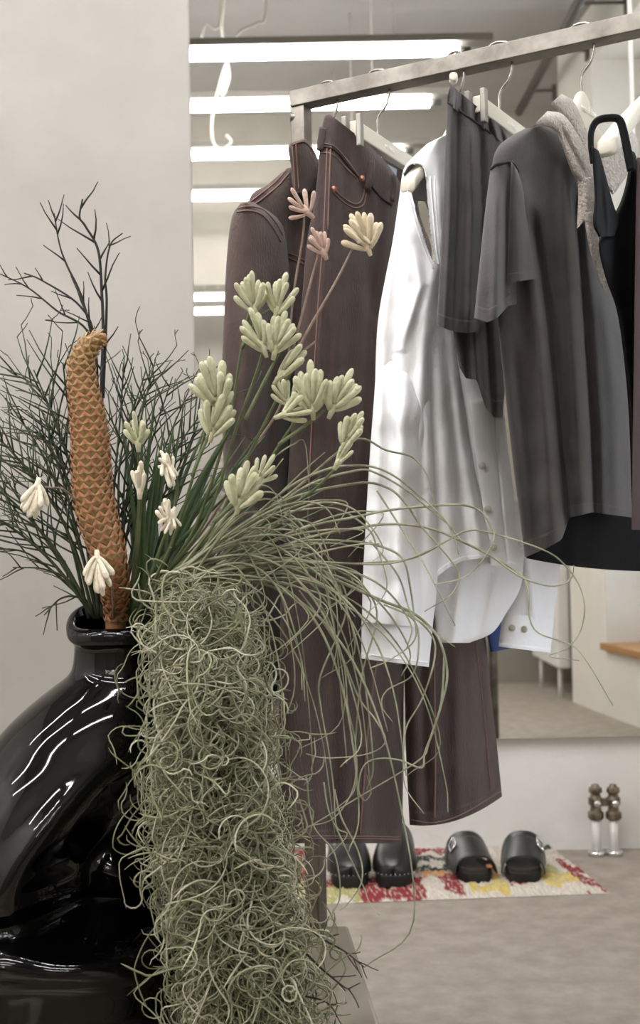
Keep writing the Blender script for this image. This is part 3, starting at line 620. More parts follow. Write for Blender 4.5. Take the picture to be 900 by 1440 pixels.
# ------------------------------------------------------------------ rug and shoes
def rug():
    q = [G(396, 1200), G(775, 1194), G(858, 1257), G(398, 1274)]
    NX, NYY = 260, 70; b = MB(); vs = []; cs = []
    C = {k: lin(v) for k, v in dict(w=(214, 204, 192), r=(146, 52, 54), g=(50, 66, 56), y=(214, 190, 110), o=(206, 150, 104), p=(150, 130, 140), l=(176, 170, 110), k=(200, 192, 178)).items()}
    patches = [(.02, .1, .05, .9, 'r'), (.0, .05, .2, .5, 'w'), (.05, .24, .75, .97, 'l'), (.1, .18, .72, .86, 'r'), (.24, .44, .7, 1, 'r'), (.38, .62, .1, .22, 'r'), (.42, .66, .28, .4, 'g'), (.43, .6, .5, .6, 'g'), (.58, .72, .42, .52, 'p'), (.44, .64, .6, .72, 'o'), (.66, .7, .5, .8, 'o'), (.44, .5, .76, .98, 'w'), (.5, .56, .7, .95, 'r'), (.58, .7, .74, .96, 'y'), (.6, .66, .8, .9, 'w'), (.71, .8, .72, .9, 'r'), (.82, .93, .7, .92, 'y'), (.82, .9, .58, .72, 'l'), (.86, 1, .03, .16, 'g'), (.93, 1, .4, .98, 'r'), (.955, .99, .45, .62, 'w'), (.955, 1, .7, .83, 'w'), (.9, 1, .2, .34, 'k'), (.28, .38, .1, .6, 'w'), (.3, .4, .3, .42, 'y')]
    for j in range(NYY + 1):
        for i in range(NX + 1):
            a, c = i / NX, j / NYY
            e = .012 * noise.noise((a * 30, c * 9, 3)); a2 = a + e; c2 = c + .08 * noise.noise((a * 24, c * 8, 8))
            p = (q[0].lerp(q[1], a)).lerp(q[3].lerp(q[2], a), c)
            ed = min(1, min(a, 1 - a) * 40, min(c, 1 - c) * 12)
            h = .001 + ed * (.015 + .007 * noise.noise((p.x * 70, p.y * 70, 0)) + .004 * rng.random())
            vs.append((p.x + (1 - ed) * .006 * noise.noise((c * 40, a * 80, 1)), p.y + .004 * noise.noise((a * 90, c * 30, 5)), h))
            col = 'w'
            for x0, x1, y0, y1, k in patches:
                if x0 <= a2 <= x1 and y0 <= c2 <= y1: col = k
            if rng.random() < .16: col = 'k'
            cc = C[col]; f = .85 + .3 * rng.random(); cs.append((cc[0] * f, cc[1] * f, cc[2] * f, 1))
    fs = [(j * (NX + 1) + i, j * (NX + 1) + i + 1, (j + 1) * (NX + 1) + i + 1, (j + 1) * (NX + 1) + i) for j in range(NYY) for i in range(NX)]
    b.v = vs; b.f = fs; b.c = cs
    tag(b.build('shag_rug', MT['rug'], tint=True), 'shaggy patchwork rug in red, cream, green and yellow on the floor', 'rug')
rug()
def footprint(L, wt, n=40, grow=0.):
    out = []
    for i in range(n):
        a = 2 * PI * i / n; s = .5 - .5 * math.cos(a); sg = 1 if a < PI else -1
        w = wt * (.80 - .28 * s + .16 * math.cos(2 * PI * (s - .18))) * (abs(math.sin(a)) ** .5)
        out.append((sg * (w + grow) * 1., s * L))
    return out
def frame(u, v, yaw):
    o = G(u, v, .016); a = math.radians(yaw); fx = Vector((math.cos(a), math.sin(a), 0)); fy = Vector((-math.sin(a), math.cos(a), 0))
    return lambda x, y, z: o + fx * x + fy * y + UP * z, o
def clog(u, v, yaw, label):
    f, o = frame(u, v, yaw); t = thing('clog', o, label, 'clog', 'pair of black clogs')
    fp = footprint(.25, .052)
    b = MB(); b.ring([[f(x * .97, y, 0) for x, y in fp], [f(x * 1.02, y, .006) for x, y in fp], [f(x * 1.02, y, .026) for x, y in fp], [f(x, y, .028) for x, y in fp]], cap0=True, cap1=True); b.build('sole', MT['rubber'], t)
    # upper: a rounded vamp from the toe back to the open instep
    L = []; K = 18
    for i in range(K + 1):
        s = i / K; y = .004 + .15 * s
        w = .050 * (1 - (1 - min(1, s * 1.5)) ** 2.6) ** .5 * (1 - .16 * ss(.5, 1, s)) + .002
        h = .022 + .062 * ss(-.15, .95, s) * (1 - (1 - s) ** 6)
        q = []
        for k in range(25):
            an = PI * k / 24; c_, s_ = math.cos(an), math.sin(an)
            q.append(f(w * math.copysign(abs(c_) ** .8, c_), y + (.035 * s_ - .012) * s * s, .026 + h * abs(s_) ** .85))
        L.append(q)
    b = MB(); n = 25; b.add([p for l in L for p in l], [(i * n + j, i * n + j + 1, (i + 1) * n + j + 1, (i + 1) * n + j) for i in range(K) for j in range(n - 1)])
    b.build('upper', MT['leather'], t, solid=.003, sub=1)
    b = MB(); b.tube([Vector(p) + UP * .001 for p in L[-1]], .0028, 8); b.build('collar_rim', MT['leather'], t)
    b = MB()
    for i in range(14):
        s = i / 13; an = PI * (.08 + .84 * s); x = .0525 * math.cos(an); y = .052 - .0515 * math.sin(an) ** .9 if True else 0
        c = f(x * 1.0, y, .031); b.sphere(c, .0015, 5)
    b.build('studs', MT['chrome'], t)
    for yy in (.14,):
        b = MB(); b.ring([[f(x * .9, y * .5 + .125, .029) for x, y in fp], [f(x * .8, y * .5 + .128, .031) for x, y in fp]], cap1=True); b.build('insole', MT['insole'], t)
clog(494, 1251, 2, 'left black leather clog with studded sole, toe forward on the rug')
clog(553, 1250, -6, 'right black leather clog beside its mate, below the jeans hem')
def sandal(u, v, yaw, label, sgn):
    f, o = frame(u, v, yaw); t = thing('slide_sandal', o, label, 'sandal', 'pair of black slide sandals')
    fp = footprint(.24, .050)
    b = MB(); b.ring([[f(x * .96, y, 0) for x, y in fp], [f(x * 1.02, y, .005) for x, y in fp], [f(x * 1.02, y, .022) for x, y in fp], [f(x * .99, y, .024) for x, y in fp]], cap0=True, cap1=True); b.build('sole', MT['rubber'], t)
    b = MB(); b.ring([[f(x * .97, y * .97 + .004, .024) for x, y in fp], [f(x * .99, y * .97 + .004, .032) for x, y in fp], [f(x * .93, y * .95 + .006, .033) for x, y in fp], [f(x * .6, y * .8 + .02, .028) for x, y in fp]], cap1=True); b.build('footbed', MT['insole'], t)
    def band(y0, y1, w0, w1, h0, h1, lean, name, m_, th, a0=.0, a1=1.):
        L = []; K = 8; n = 31
        for i in range(K + 1):
            s = i / K; w = w0 + (w1 - w0) * s; h = h0 + (h1 - h0) * s; q = []
            for k in range(n):
                an = PI * (a0 + (a1 - a0) * k / (n - 1)); c_, s_ = math.cos(an), math.sin(an)
                q.append(f(w * math.copysign(abs(c_) ** .75, c_), y0 + (y1 - y0) * s + lean * s_ * (1 - s * .4), .014 + h * abs(s_) ** .8))
            L.append(q)
        b = MB(); b.add([p for l in L for p in l], [(i * n + j, i * n + j + 1, (i + 1) * n + j + 1, (i + 1) * n + j) for i in range(K) for j in range(n - 1)])
        return b.build(name, m_, t, solid=th, sub=1)
    band(.022, .125, .049, .050, .037, .066, .018, 'upper_strap', MT['leather'], .004)
    band(.105, .14, .0515, .0515, .062, .073, .022, 'buckle_strap', MT['leather'], .0035)
    b = MB(); c = f(sgn * .040, .104, .068); ex = (f(1, 0, 0) - f(0, 0, 0)); ey = (f(0, 1, 0) - f(0, 0, 0))
    e1 = (ex * .5 * sgn - UP * .8).normalized(); e2 = (ey * .75 + UP * .55).normalized()
    w = .0115; pts = [c + e1 * a * w + e2 * d_ * w for a, d_ in ((-1, -1), (1, -1), (1, 1), (-1, 1), (-1, -1))]
    for k in range(4): b.tube([pts[k], pts[k + 1]], .0022, 8)
    b.tube([c - e1 * w, c + e1 * w], .0016, 6)
    tag(b.build('buckle', MT['chrome'], t), 'square silver buckle')
    if sgn < 0:
        b = MB(); b.box(f(.03, .022, .034), (.006, .012, .001)); b.build('heel_mark', MT['tan'], t, smooth=False)
sandal(673, 1243, 5, 'left black buckled slide sandal on the rug, nearer the clogs', -1)
sandal(736, 1243, -9, 'right black buckled slide sandal, nearer the rug corner', 1)

# ------------------------------------------------------------------ twin pipe valve on the wall
yv = WY - .07
c = P(850, 1192, yv); t = thing('pipe_valve', (c.x, yv, 0), 'twin white radiator pipes rising from the floor with old metal valves', 'pipe valve')
for u in (838, 863):
    x = P(u, 1150, yv).x; zt = P(u, 1150, yv).z; ztop = P(u, 1104, yv).z
    b = MB(); b.tube([(x, yv, 0), (x, yv, zt + .01)], .011, 12); b.build('pipe', MT['white'], t)
    b = MB(); b.tube([(x, yv, 0), (x, yv, .012), (x, yv, .016)], [.022, .021, .012], 16); b.build('floor_collar', MT['chrome'], t)
    b = MB(); prof = [(zt - .005, .015), (zt, .02), (zt + .014, .02), (zt + .018, .014), (zt + .03, .013), (zt + .034, .018), (zt + .05, .018), (zt + .055, .013), (ztop - .02, .012), (ztop - .018, .017), (ztop - .006, .016), (ztop - .004, .01), (ztop + .002, .009)]
    b.tube([(x, yv, z) for z, r in prof], [r for z, r in prof], 12); b.build('valve', MT['brass'], t, bevel=.001)
    b = MB(); b.tube([(x, yv - .012, zt + .04), (x, yv - .03, zt + .04)], .009, 12); b.build('valve_screw', MT['chrome'], t)
b = MB(); b.box((P(850, 1150, yv).x, yv, zt + .04), (.02, .009, .009)); b.build('bridge', MT['brass'], t, smooth=False, bevel=.002)

# ------------------------------------------------------------------ vase
VY = 1.6; PXM = VY / FPX
def vase():
    # (picture row, left edge, right edge) of the body
    prof = [(868, 96, 233), (874, 94, 236), (884, 95, 235), (890, 101, 230), (900, 105, 226), (918, 105, 226), (938, 102, 230), (950, 94, 234), (962, 78, 240), (985, 48, 250), (1012, 18, 258), (1045, -12, 265), (1090, -52, 271), (1150, -92, 276), (1210, -118, 278), (1270, -124, 278), (1310, -122, 276), (1345, -128, 274), (1380, -128, 270), (1405, -118, 262), (1420, -112, 258), (1440, -112, 258)]
    ks = [p[0] for p in prof]
    cc = np.array(catmull(prof, 6)); NT = 128; rows = []
    ridge = [(170, 1035), (148, 1065), (103, 1118), (62, 1172), (24, 1224), (8, 1262), (4, 1292)]
    ry = [p[1] for p in ridge]; rx = [p[0] for p in ridge]
    base = P(165, 1440, VY)
    z0 = PZ
    for y, xl, xr in cc:
        z = P(165, y, VY).z
        if y >= 1440: z = PZ
        cxm = P((xl + xr) / 2, y, VY).x; rr = (xr - xl) / 2 * PXM; q = []
        z = max(PZ, z)
        for k in range(NT):
            a = 2 * PI * k / NT; dx, dy = math.cos(a), math.sin(a)
            p = Vector((cxm + rr * dx, VY + rr * .92 * dy, z))
            if y < 900:
                p.z += -.018 * dy * -1 * .9 + .003 * math.sin(3 * a) + .002 * math.sin(a)
            front = ss(.15, -.35, dy)
            if front > 0 and y > 1000:
                u, v = proj(p)
                xr_ = float(np.interp(v, ry, rx)); sd = (u - xr_)
                # a deep fold to the right of a bold diagonal ridge
                up = ss(1040, 1150, v); dn = 1 - ss(1300, 1372, v)
                d1 = ss(0, 85, sd) * up * dn
                d2 = .35 * math.exp(-((v - 1318) / 20) ** 2) * ss(1270, 1310, v)
                rg = .5 * math.exp(-(sd / 26) ** 2) * ss(1060, 1160, v) * (1 - ss(1240, 1320, v))
                hump = .22 * math.exp(-((v - 1255 - .12 * (u - 120)) / 26) ** 2) * ss(70, 130, u)
                dd = .11 * (d1 - hump * dn) + .06 * d2 - .018 * rg
                p.y += dd * front; p.x += dd * .12 * front
                p.y -= .03 * front * math.exp(-((v - 1350) / 32) ** 2)
            q.append(p)
        rows.append(q)
    b = MB(); top = rows[0]; cm = sum(top, Vector()) / len(top)
    inner = []
    for dz, f in ((-.14, .5), (-.07, .74), (-.03, .8), (-.012, .80), (0.0, .84), (.004, .90)):
        inner.append([cm + (p - cm) * f + UP * dz for p in top])
    b.ring(inner + rows, cap0=True, cap1=True)
    o = b.build('vase', MT['black'], sub=1)
    tag(o, 'large glossy black sculptural vase holding the dried flower arrangement', 'vase')
    return cm
mouth = vase()

# ------------------------------------------------------------------ arrangement
def root(sd=None):
    a = rng.random() * 2 * PI; r = .035 * math.sqrt(rng.random())
    return mouth + Vector((r * math.cos(a), r * math.sin(a), -.06 - .06 * rng.random()))
# scaled orange spike
def spike():
    c = catmull([(160, 905), (164, 860), (160, 820), (150, 770), (138, 730), (130, 690), (128, 640), (124, 590), (117, 545), (114, 515), (120, 492), (134, 479), (150, 474)], 8)
    w = catmull([(15, 0, 0), (17, 0, 0), (21, 0, 0), (24.5, 0, 0), (27, 0, 0), (27, 0, 0), (26, 0, 0), (24, 0, 0), (20, 0, 0), (18, 0, 0), (15, 0, 0), (12, 0, 0), (6, 0, 0)], 8)
    Y = 1.55; pts = [P(q[0], q[1], 1.6 - .055 * ss(870, 780, q[1])) for q in c]; rad = [q[0] * Y / FPX for q in w]
    K = len(pts); b = MB(); b.tube(pts, [r * .93 for r in rad], 20, col=lin((150, 104, 66)))
    p = np.array([tuple(q) for q in pts]); s = np.concatenate([[0], np.cumsum(np.linalg.norm(np.diff(p, axis=0), axis=1))])
    tot = s[-1]; pos = .03; row = 0
    tip = lin((146, 72, 58)); mid = lin((178, 108, 82)); edge = lin((184, 168, 112))
    while pos < tot - .004:
        q = Vector([np.interp(pos, s, p[:, i]) for i in range(3)]); q2 = Vector([np.interp(min(tot, pos + .006), s, p[:, i]) for i in range(3)])
        if (q2 - q).length < 1e-5: break
        r = float(np.interp(pos, s, rad)); tg = (q2 - q).normalized(); e1 = tg.cross(Vector((0, 1, 0))).normalized(); e2 = tg.cross(e1)
        n = max(7, int(round(2 * PI * r / .0125))); f_ = pos / tot
        g = ss(.7, 1, f_)
        for k in range(n):
            an = 2 * PI * (k + .5 * (row % 2)) / n + .05 * rng.random(); o = e1 * math.cos(an) + e2 * math.sin(an); sd = tg.cross(o)
            ww = PI * r / n * 1.12; L = .0145 * (1 - .3 * f_)
            ctr = q + o * r * .95
            vs = [ctr - tg * L * .5 + o * -.001, ctr + sd * ww + o * .0012, ctr + tg * L * .62 + o * .0036, ctr - sd * ww + o * .0012, ctr + o * .0035 + tg * .001]
            j = .85 + .3 * rng.random()
            o0 = len(b.v); b.v += [tuple(x) for x in vs]; b.f += [tuple(i + o0 for i in t_) for t_ in ((0, 1, 4), (1, 2, 4), (2, 3, 4), (3, 0, 4))]
            tp = tuple(tip[i] * j * (1 - g * .0) for i in range(3)) + (1,); ed = tuple(edge[i] * (1 - .25 * (1 - f_)) * j for i in range(3)) + (1,)
            md = tuple((mid[i] * (1 - g) + edge[i] * g) * j for i in range(3)) + (1,)
            b.c += [ed, ed, md, ed, tp]
        pos += .0105 * (1 - .3 * f_); row += 1
    o = b.build('scaled_spike', MT['spike'], tint=True, smooth=False, fixn=True)
    tag(o, 'tall curved orange flower spike covered in diamond scales, rising from the vase', 'flower spike')
spike()
# dark twigs
def grow(b, p, d, L, r, lev, kink=.3, lean=None):
    n = max(3, int(L / .022)); pts = [p.copy()]; seg = L / n; rad = [r]
    spawn = []
    for i in range(n):
        d = (d + Vector((rng.uniform(-1, 1), rng.uniform(-.6, .6), rng.uniform(-1, 1))) * kink * .5 + Vector((0, 0, .03))).normalized()
        p = p + d * seg; pts.append(p.copy()); rad.append(max(.0006, r * (1 - .62 * (i + 1) / n)))
        if lev > 0 and i >= (1 if lev < 2 else 2) and rng.random() < (.62 if lev > 1 else .42): spawn.append((p.copy(), d.copy(), 1 - i / n))
    b.tube(pts, rad, 5)
    sg = rng.choice((-1, 1))
    for q, dd, f in spawn:
        a = math.radians(rng.uniform(22, 48)) * sg; sg = -sg
        nd = Vector((dd.x * math.cos(a) - dd.z * math.sin(a), dd.y + rng.uniform(-.35, .35), dd.x * math.sin(a) + dd.z * math.cos(a))).normalized()
        grow(b, q, nd, L * (.28 + .3 * f) * rng.uniform(.6, 1.1), max(.0007, r * .55), lev - 1, kink * 1.25)
def twig(pts, label, lev=2, r=.0026, L=None, group=None, Y=1.6, m_='twig', side=.5):
    b = MB(); c = pix(pts, Y if isinstance(Y, tuple) else (1.6, Y), 8); k = len(c)
    b.tube(c, [r * (1 - .65 * i / k) for i in range(k)], 6); sg = 1
    for i in range(int(k * .3), k - 1):
        if rng.random() < side:
            dd = (Vector(c[i + 1]) - Vector(c[i])).normalized(); a = math.radians(rng.uniform(20, 45)) * sg; sg = -sg
            nd = Vector((dd.x * math.cos(a) - dd.z * math.sin(a), rng.uniform(-.4, .3), dd.x * math.sin(a) + dd.z * math.cos(a))).normalized()
            grow(b, Vector(c[i]), nd, (L or .1) * rng.uniform(.5, 1.1) * (1.15 - .6 * i / k), r * .55, lev - 1, .34)
    tag(b.build('broom_twig', MT[m_]), label, 'twig', group)
BT = 'dark twigs fanning from the vase'
twig([(150, 880), (148, 700), (143, 560), (145, 470), (143, 410), (138, 352), (120, 318), (112, 305), (116, 280)], 'tallest bare dark twig standing above the orange spike', 1, .0028, .07, BT, 1.58, 'twigtop', .14)
twig([(146, 870), (140, 650), (132, 500), (125, 455), (112, 410), (95, 375), (84, 345), (76, 300)], 'bare dark twig forking left just beside the spike tip', 1, .0024, .06, BT, 1.6, 'twigtop', .2)
twig([(145, 560), (150, 430), (148, 390), (155, 345), (172, 328)], 'bare dark twig leaning right above the spike tip', 1, .002, .05, BT, 1.57, 'twigtop', .16)
twig([(140, 860), (138, 600), (133, 478), (112, 430), (60, 395), (34, 384)], 'bare twig arching left level with the spike tip', 1, .0022, .05, BT, 1.6, 'twigtop', .25)
twig([(140, 850), (132, 560), (125, 470), (80, 437), (40, 405), (0, 385)], 'thin bare twig reaching the left picture edge highest', 1, .002, .05, BT, 1.6, 'twigtop', .25)
TL = 'dark leafless broom twig in the fan left of the orange spike'
TR = 'dark leafless broom twig in the fan right of the orange spike'
for pts in ([(135, 870), (110, 760), (60, 640), (10, 560)], [(130, 870), (90, 740), (40, 660), (-20, 600)], [(128, 868), (80, 780), (20, 710), (-30, 670)], [(140, 870), (115, 720), (80, 600), (48, 520)], [(138, 870), (120, 700), (95, 580), (85, 510)], [(130, 870), (70, 790), (10, 740), (-20, 735)], [(142, 870), (112, 690), (60, 560), (10, 520)], [(134, 866), (100, 770), (62, 690), (15, 630)], [(137, 868), (108, 740), (72, 640), (44, 600)], [(132, 868), (96, 800), (40, 720), (-10, 640)], [(140, 868), (118, 760), (88, 660), (60, 575)]):
    twig([(x + rng.uniform(-5, 5), y) for x, y in pts], TL, 3, .0025, .12, BT, rng.uniform(1.5, 1.66), 'twig', .75)
for pts in ([(160, 870), (165, 760), (175, 640), (200, 520)], [(165, 870), (180, 760), (205, 640), (240, 530)], [(158, 870), (160, 720), (165, 600), (170, 500)], [(168, 870), (190, 760), (225, 640), (265, 540)], [(170, 870), (200, 760), (240, 670), (275, 600)], [(160, 870), (170, 740), (190, 600), (215, 505)], [(165, 868), (178, 720), (200, 590), (222, 530)], [(172, 868), (205, 740), (250, 630), (290, 570)], [(162, 868), (168, 770), (180, 660), (190, 560)]):
    twig([(x + rng.uniform(-6, 6), y) for x, y in pts], TR, 3, .0023, .11, BT, rng.uniform(1.58, 1.68), 'twig', .75)
for pts, lb in (([(125, 850), (95, 815), (60, 800), (18, 798)], 'low twig curving left just above the vase rim'), ([(130, 855), (70, 800), (30, 775), (-20, 772)], 'low thick twig running flat to the left picture edge'), ([(128, 860), (110, 840), (85, 842), (62, 865)], 'short twig bending down left of the vase mouth')):
    twig(pts, lb, 1, .002, .05, BT, 1.56, 'twig', .3)
for pts, lb in (([(400, 1260), (440, 1310), (485, 1338), (512, 1360)], 'dark forked twig poking out of the moss, over the plinth corner'), ([(420, 1330), (450, 1360), (480, 1385), (492, 1392)], 'short dark twig poking out of the moss, lower over the plinth'), ([(390, 1400), (420, 1400), (460, 1410), (480, 1440)], 'dark twig drooping from the moss bottom')):
    twig(pts, lb, 1, .0016, .04, BT, (1.46, 1.44), 'twigtop', .2)

# sword leaves
t = thing('sword_leaf_clump', mouth, 'dark green sword shaped leaves standing among the flower stems', 'leaves')
for i in range(34):
    a = rng.uniform(-6, 62); L = rng.uniform(190, 330); x0 = 205 + rng.uniform(-18, 30); y0 = 850
    an = math.radians(a); pts = [(180 + (x0 - 180) * .3, 880), (x0, y0 - 20), (x0 + math.sin(an) * L * .5, y0 - math.cos(an) * L * .55), (x0 + math.sin(an) * L * 1.02, y0 - math.cos(an) * L * .95)]
    b = MB(); c = pix(pts, (1.6, rng.uniform(1.52, 1.7)), 7); k = len(c)
    b.tube(c, [.0052 * (1 - (j / (k - 1)) ** 2.2) + .0004 for j in range(k)], 6, flat=.25, ref=(rng.uniform(-.4, .4), -1, .2)); b.build('leaf', MT['sword'], t)

# kangaroo paw stems and heads
def paw_head(t, u, v, Y, ang, size, n, m_, spread=100, curl=.5):
    """a fan of felted tubular fingers; ang is the direction it opens, degrees from up, clockwise"""
    b = MB(); c = P(u, v, Y); sc = Y / FPX; a0 = math.radians(ang)
    ax = Vector((math.sin(a0), 0, math.cos(a0))); sx = Vector((math.cos(a0), 0, -math.sin(a0))); sy = Vector((0, -1, 0))
    S_ = size * sc * 1.25; bow = sx * (rng.choice((-1, 1)) * .12 * S_)
    st_ = c - ax * S_ * .62
    b.tube([st_ - ax * .005, st_ + ax * S_ * .2, st_ + ax * S_ * .42 + bow * .5], [.0024, .0042, .0026], 8)
    for i in range(n):
        f = (i + .5) / n * 2 - 1; h = abs(f)
        th = math.radians(spread * f * .5 + rng.uniform(-5, 5)); ph = (.42 if i % 2 else -.1) + rng.uniform(-.12, .12)
        d = (ax * math.cos(th) + sx * math.sin(th) + sy * ph).normalized(); L = S_ * rng.uniform(.66, .84) * (1.02 - .14 * h)
        base = st_ + ax * S_ * (.36 - .3 * h + rng.uniform(-.04, .04)) + sx * S_ * .07 * f + sy * S_ * .05 * (i % 2)
        bend = (ax * .35 - sx * f * .25 * (.6 if spread < 110 else -.5) + bow / S_ * 1.2)
        pts = [base + d * L * q * (1 - .12 * q) + bend * L * .42 * q * q for q in (0, .15, .3, .5, .7, .85, .95, 1.)]
        r = S_ * .074 * rng.uniform(.88, 1.12)
        b.tube(pts, [r * .5, r * .72, r * .86, r * .95, r * 1.08, r * 1.1, r * .8, r * .3], 9)
    b.build('flower_head', MT[m_], t)
def paw(label, stems, heads, m_, Y, sm='stem', r=.0024, fuzz=False):
    t = thing('kangaroo_paw', mouth, label, 'flower stem', 'kangaroo paw stems in the vase')
    for pts in stems:
        b = MB(); c = pix(pts, (1.6 if pts[0][1] > 800 else Y, Y), 8); k = len(c); b.tube(c, [r * (1 - .35 * i / k) for i in range(k)], 7); b.build('stem', MT[sm], t)
    for h in heads: paw_head(t, h[0], h[1], Y - .005, h[2], h[3], h[4], m_, *(h[5:]))
B0 = [(185, 880), (215, 830)]
paw('dry stem with three faded heads, tallest, in front of the brown jacket and jeans', [B0 + [(290, 740), (350, 640), (392, 575), (404, 520), (412, 420), (425, 340), (428, 305)], [(404, 520), (420, 460), (436, 400), (448, 355)], [(402, 525), (430, 470), (470, 400), (498, 345)], [(400, 530), (420, 500), (444, 480)]],
    [(418, 285, -45, 34, 6, 150), (449, 338, -20, 30, 8, 100)], 'pinkpaw', 1.5, 'drystem', .0019)
paw('dry stem bearing a big cream claw head against the jeans', [[(402, 525), (430, 470), (470, 400), (498, 345)]], [(508, 322, -18, 44, 10, 120), (510, 335, 150, 28, 4, 80)], 'drypaw', 1.49, 'drystem', .0018)
paw('pale green kangaroo paw with two upright heads before the jacket sleeve', [B0 + [(275, 740), (320, 600), (338, 500), (350, 440)], [(340, 490), (362, 450), (388, 430)]], [(352, 408, -12, 46, 9), (393, 412, 10, 44, 8)], 'paw', 1.5)
paw('pale green kangaroo paw with crowded heads just below the two upright ones', [B0 + [(290, 730), (330, 610), (362, 520), (372, 480)], [(345, 590), (375, 530), (396, 490)]], [(362, 465, -18, 44, 7), (393, 466, 14, 46, 9)], 'paw', 1.49)
paw('pale green stem ending in a slim bud cluster pointing right', [B0 + [(300, 740), (350, 640), (390, 560), (412, 520)]], [(412, 505, 38, 50, 4, 40), (398, 548, -20, 34, 6)], 'paw', 1.5)
paw('pale green kangaroo paw with two broad heads reaching over the jeans', [B0 + [(290, 760), (350, 690), (400, 615), (430, 570)], [(392, 625), (440, 590), (470, 565)]], [(436, 545, -5, 52, 9), (480, 548, 25, 50, 9), (420, 575, 70, 40, 5)], 'paw', 1.48)
paw('pale green kangaroo paw lowest on the right, head by the shirt edge', [B0 + [(300, 790), (380, 730), (440, 690), (480, 650)]], [(494, 600, 22, 42, 8, 70), (484, 635, 30, 30, 4, 50)], 'paw', 1.47)
paw('pale green kangaroo paw with a bold head at the jacket sleeve edge', [B0 + [(250, 740), (280, 640), (298, 570)], [(270, 670), (290, 620), (305, 598)]], [(302, 535, -5, 56, 10), (308, 580, 18, 50, 8)], 'paw', 1.5)
paw('pale green kangaroo paw opening low in the middle of the leaves', [B0 + [(270, 780), (310, 725), (335, 700)], [(300, 735), (350, 690), (368, 672)]], [(343, 680, 15, 50, 8), (375, 660, 40, 34, 5)], 'paw', 1.46)
paw('ivory kangaroo paw half hidden among twigs right of the spike', [[(180, 875), (190, 780), (196, 690), (194, 630)]], [(194, 602, 0, 36, 7)], 'paw', 1.52)
paw('small ivory bud head below the half hidden ivory paw', [[(180, 875), (192, 790), (198, 710), (198, 690)]], [(198, 670, 4, 34, 6, 50)], 'whitepaw', 1.5)
paw('ivory drooping head among dark sword leaves, upper of two', [[(190, 875), (215, 800), (248, 700), (240, 640)]], [(234, 648, -30, 24, 5), (238, 668, 165, 32, 6, 60)], 'whitepaw', 1.47)
paw('ivory claw head among dark sword leaves, lower of two', [[(190, 875), (215, 820), (240, 770)]], [(234, 718, -15, 30, 5, 90), (240, 740, 190, 24, 6, 120)], 'whitepaw', 1.46)
paw('ivory nodding bell head left of the orange spike', [[(150, 840), (132, 770), (115, 720), (92, 690), (64, 685)]], [(48, 706, 192, 38, 11, 80)], 'whitepaw', 1.48, 'drystem', .0016)
paw('ivory nodding bell head right above the vase rim', [[(160, 880), (158, 830), (150, 790)]], [(138, 812, 178, 42, 10, 95)], 'whitepaw', 1.45, 'drystem', .0016)

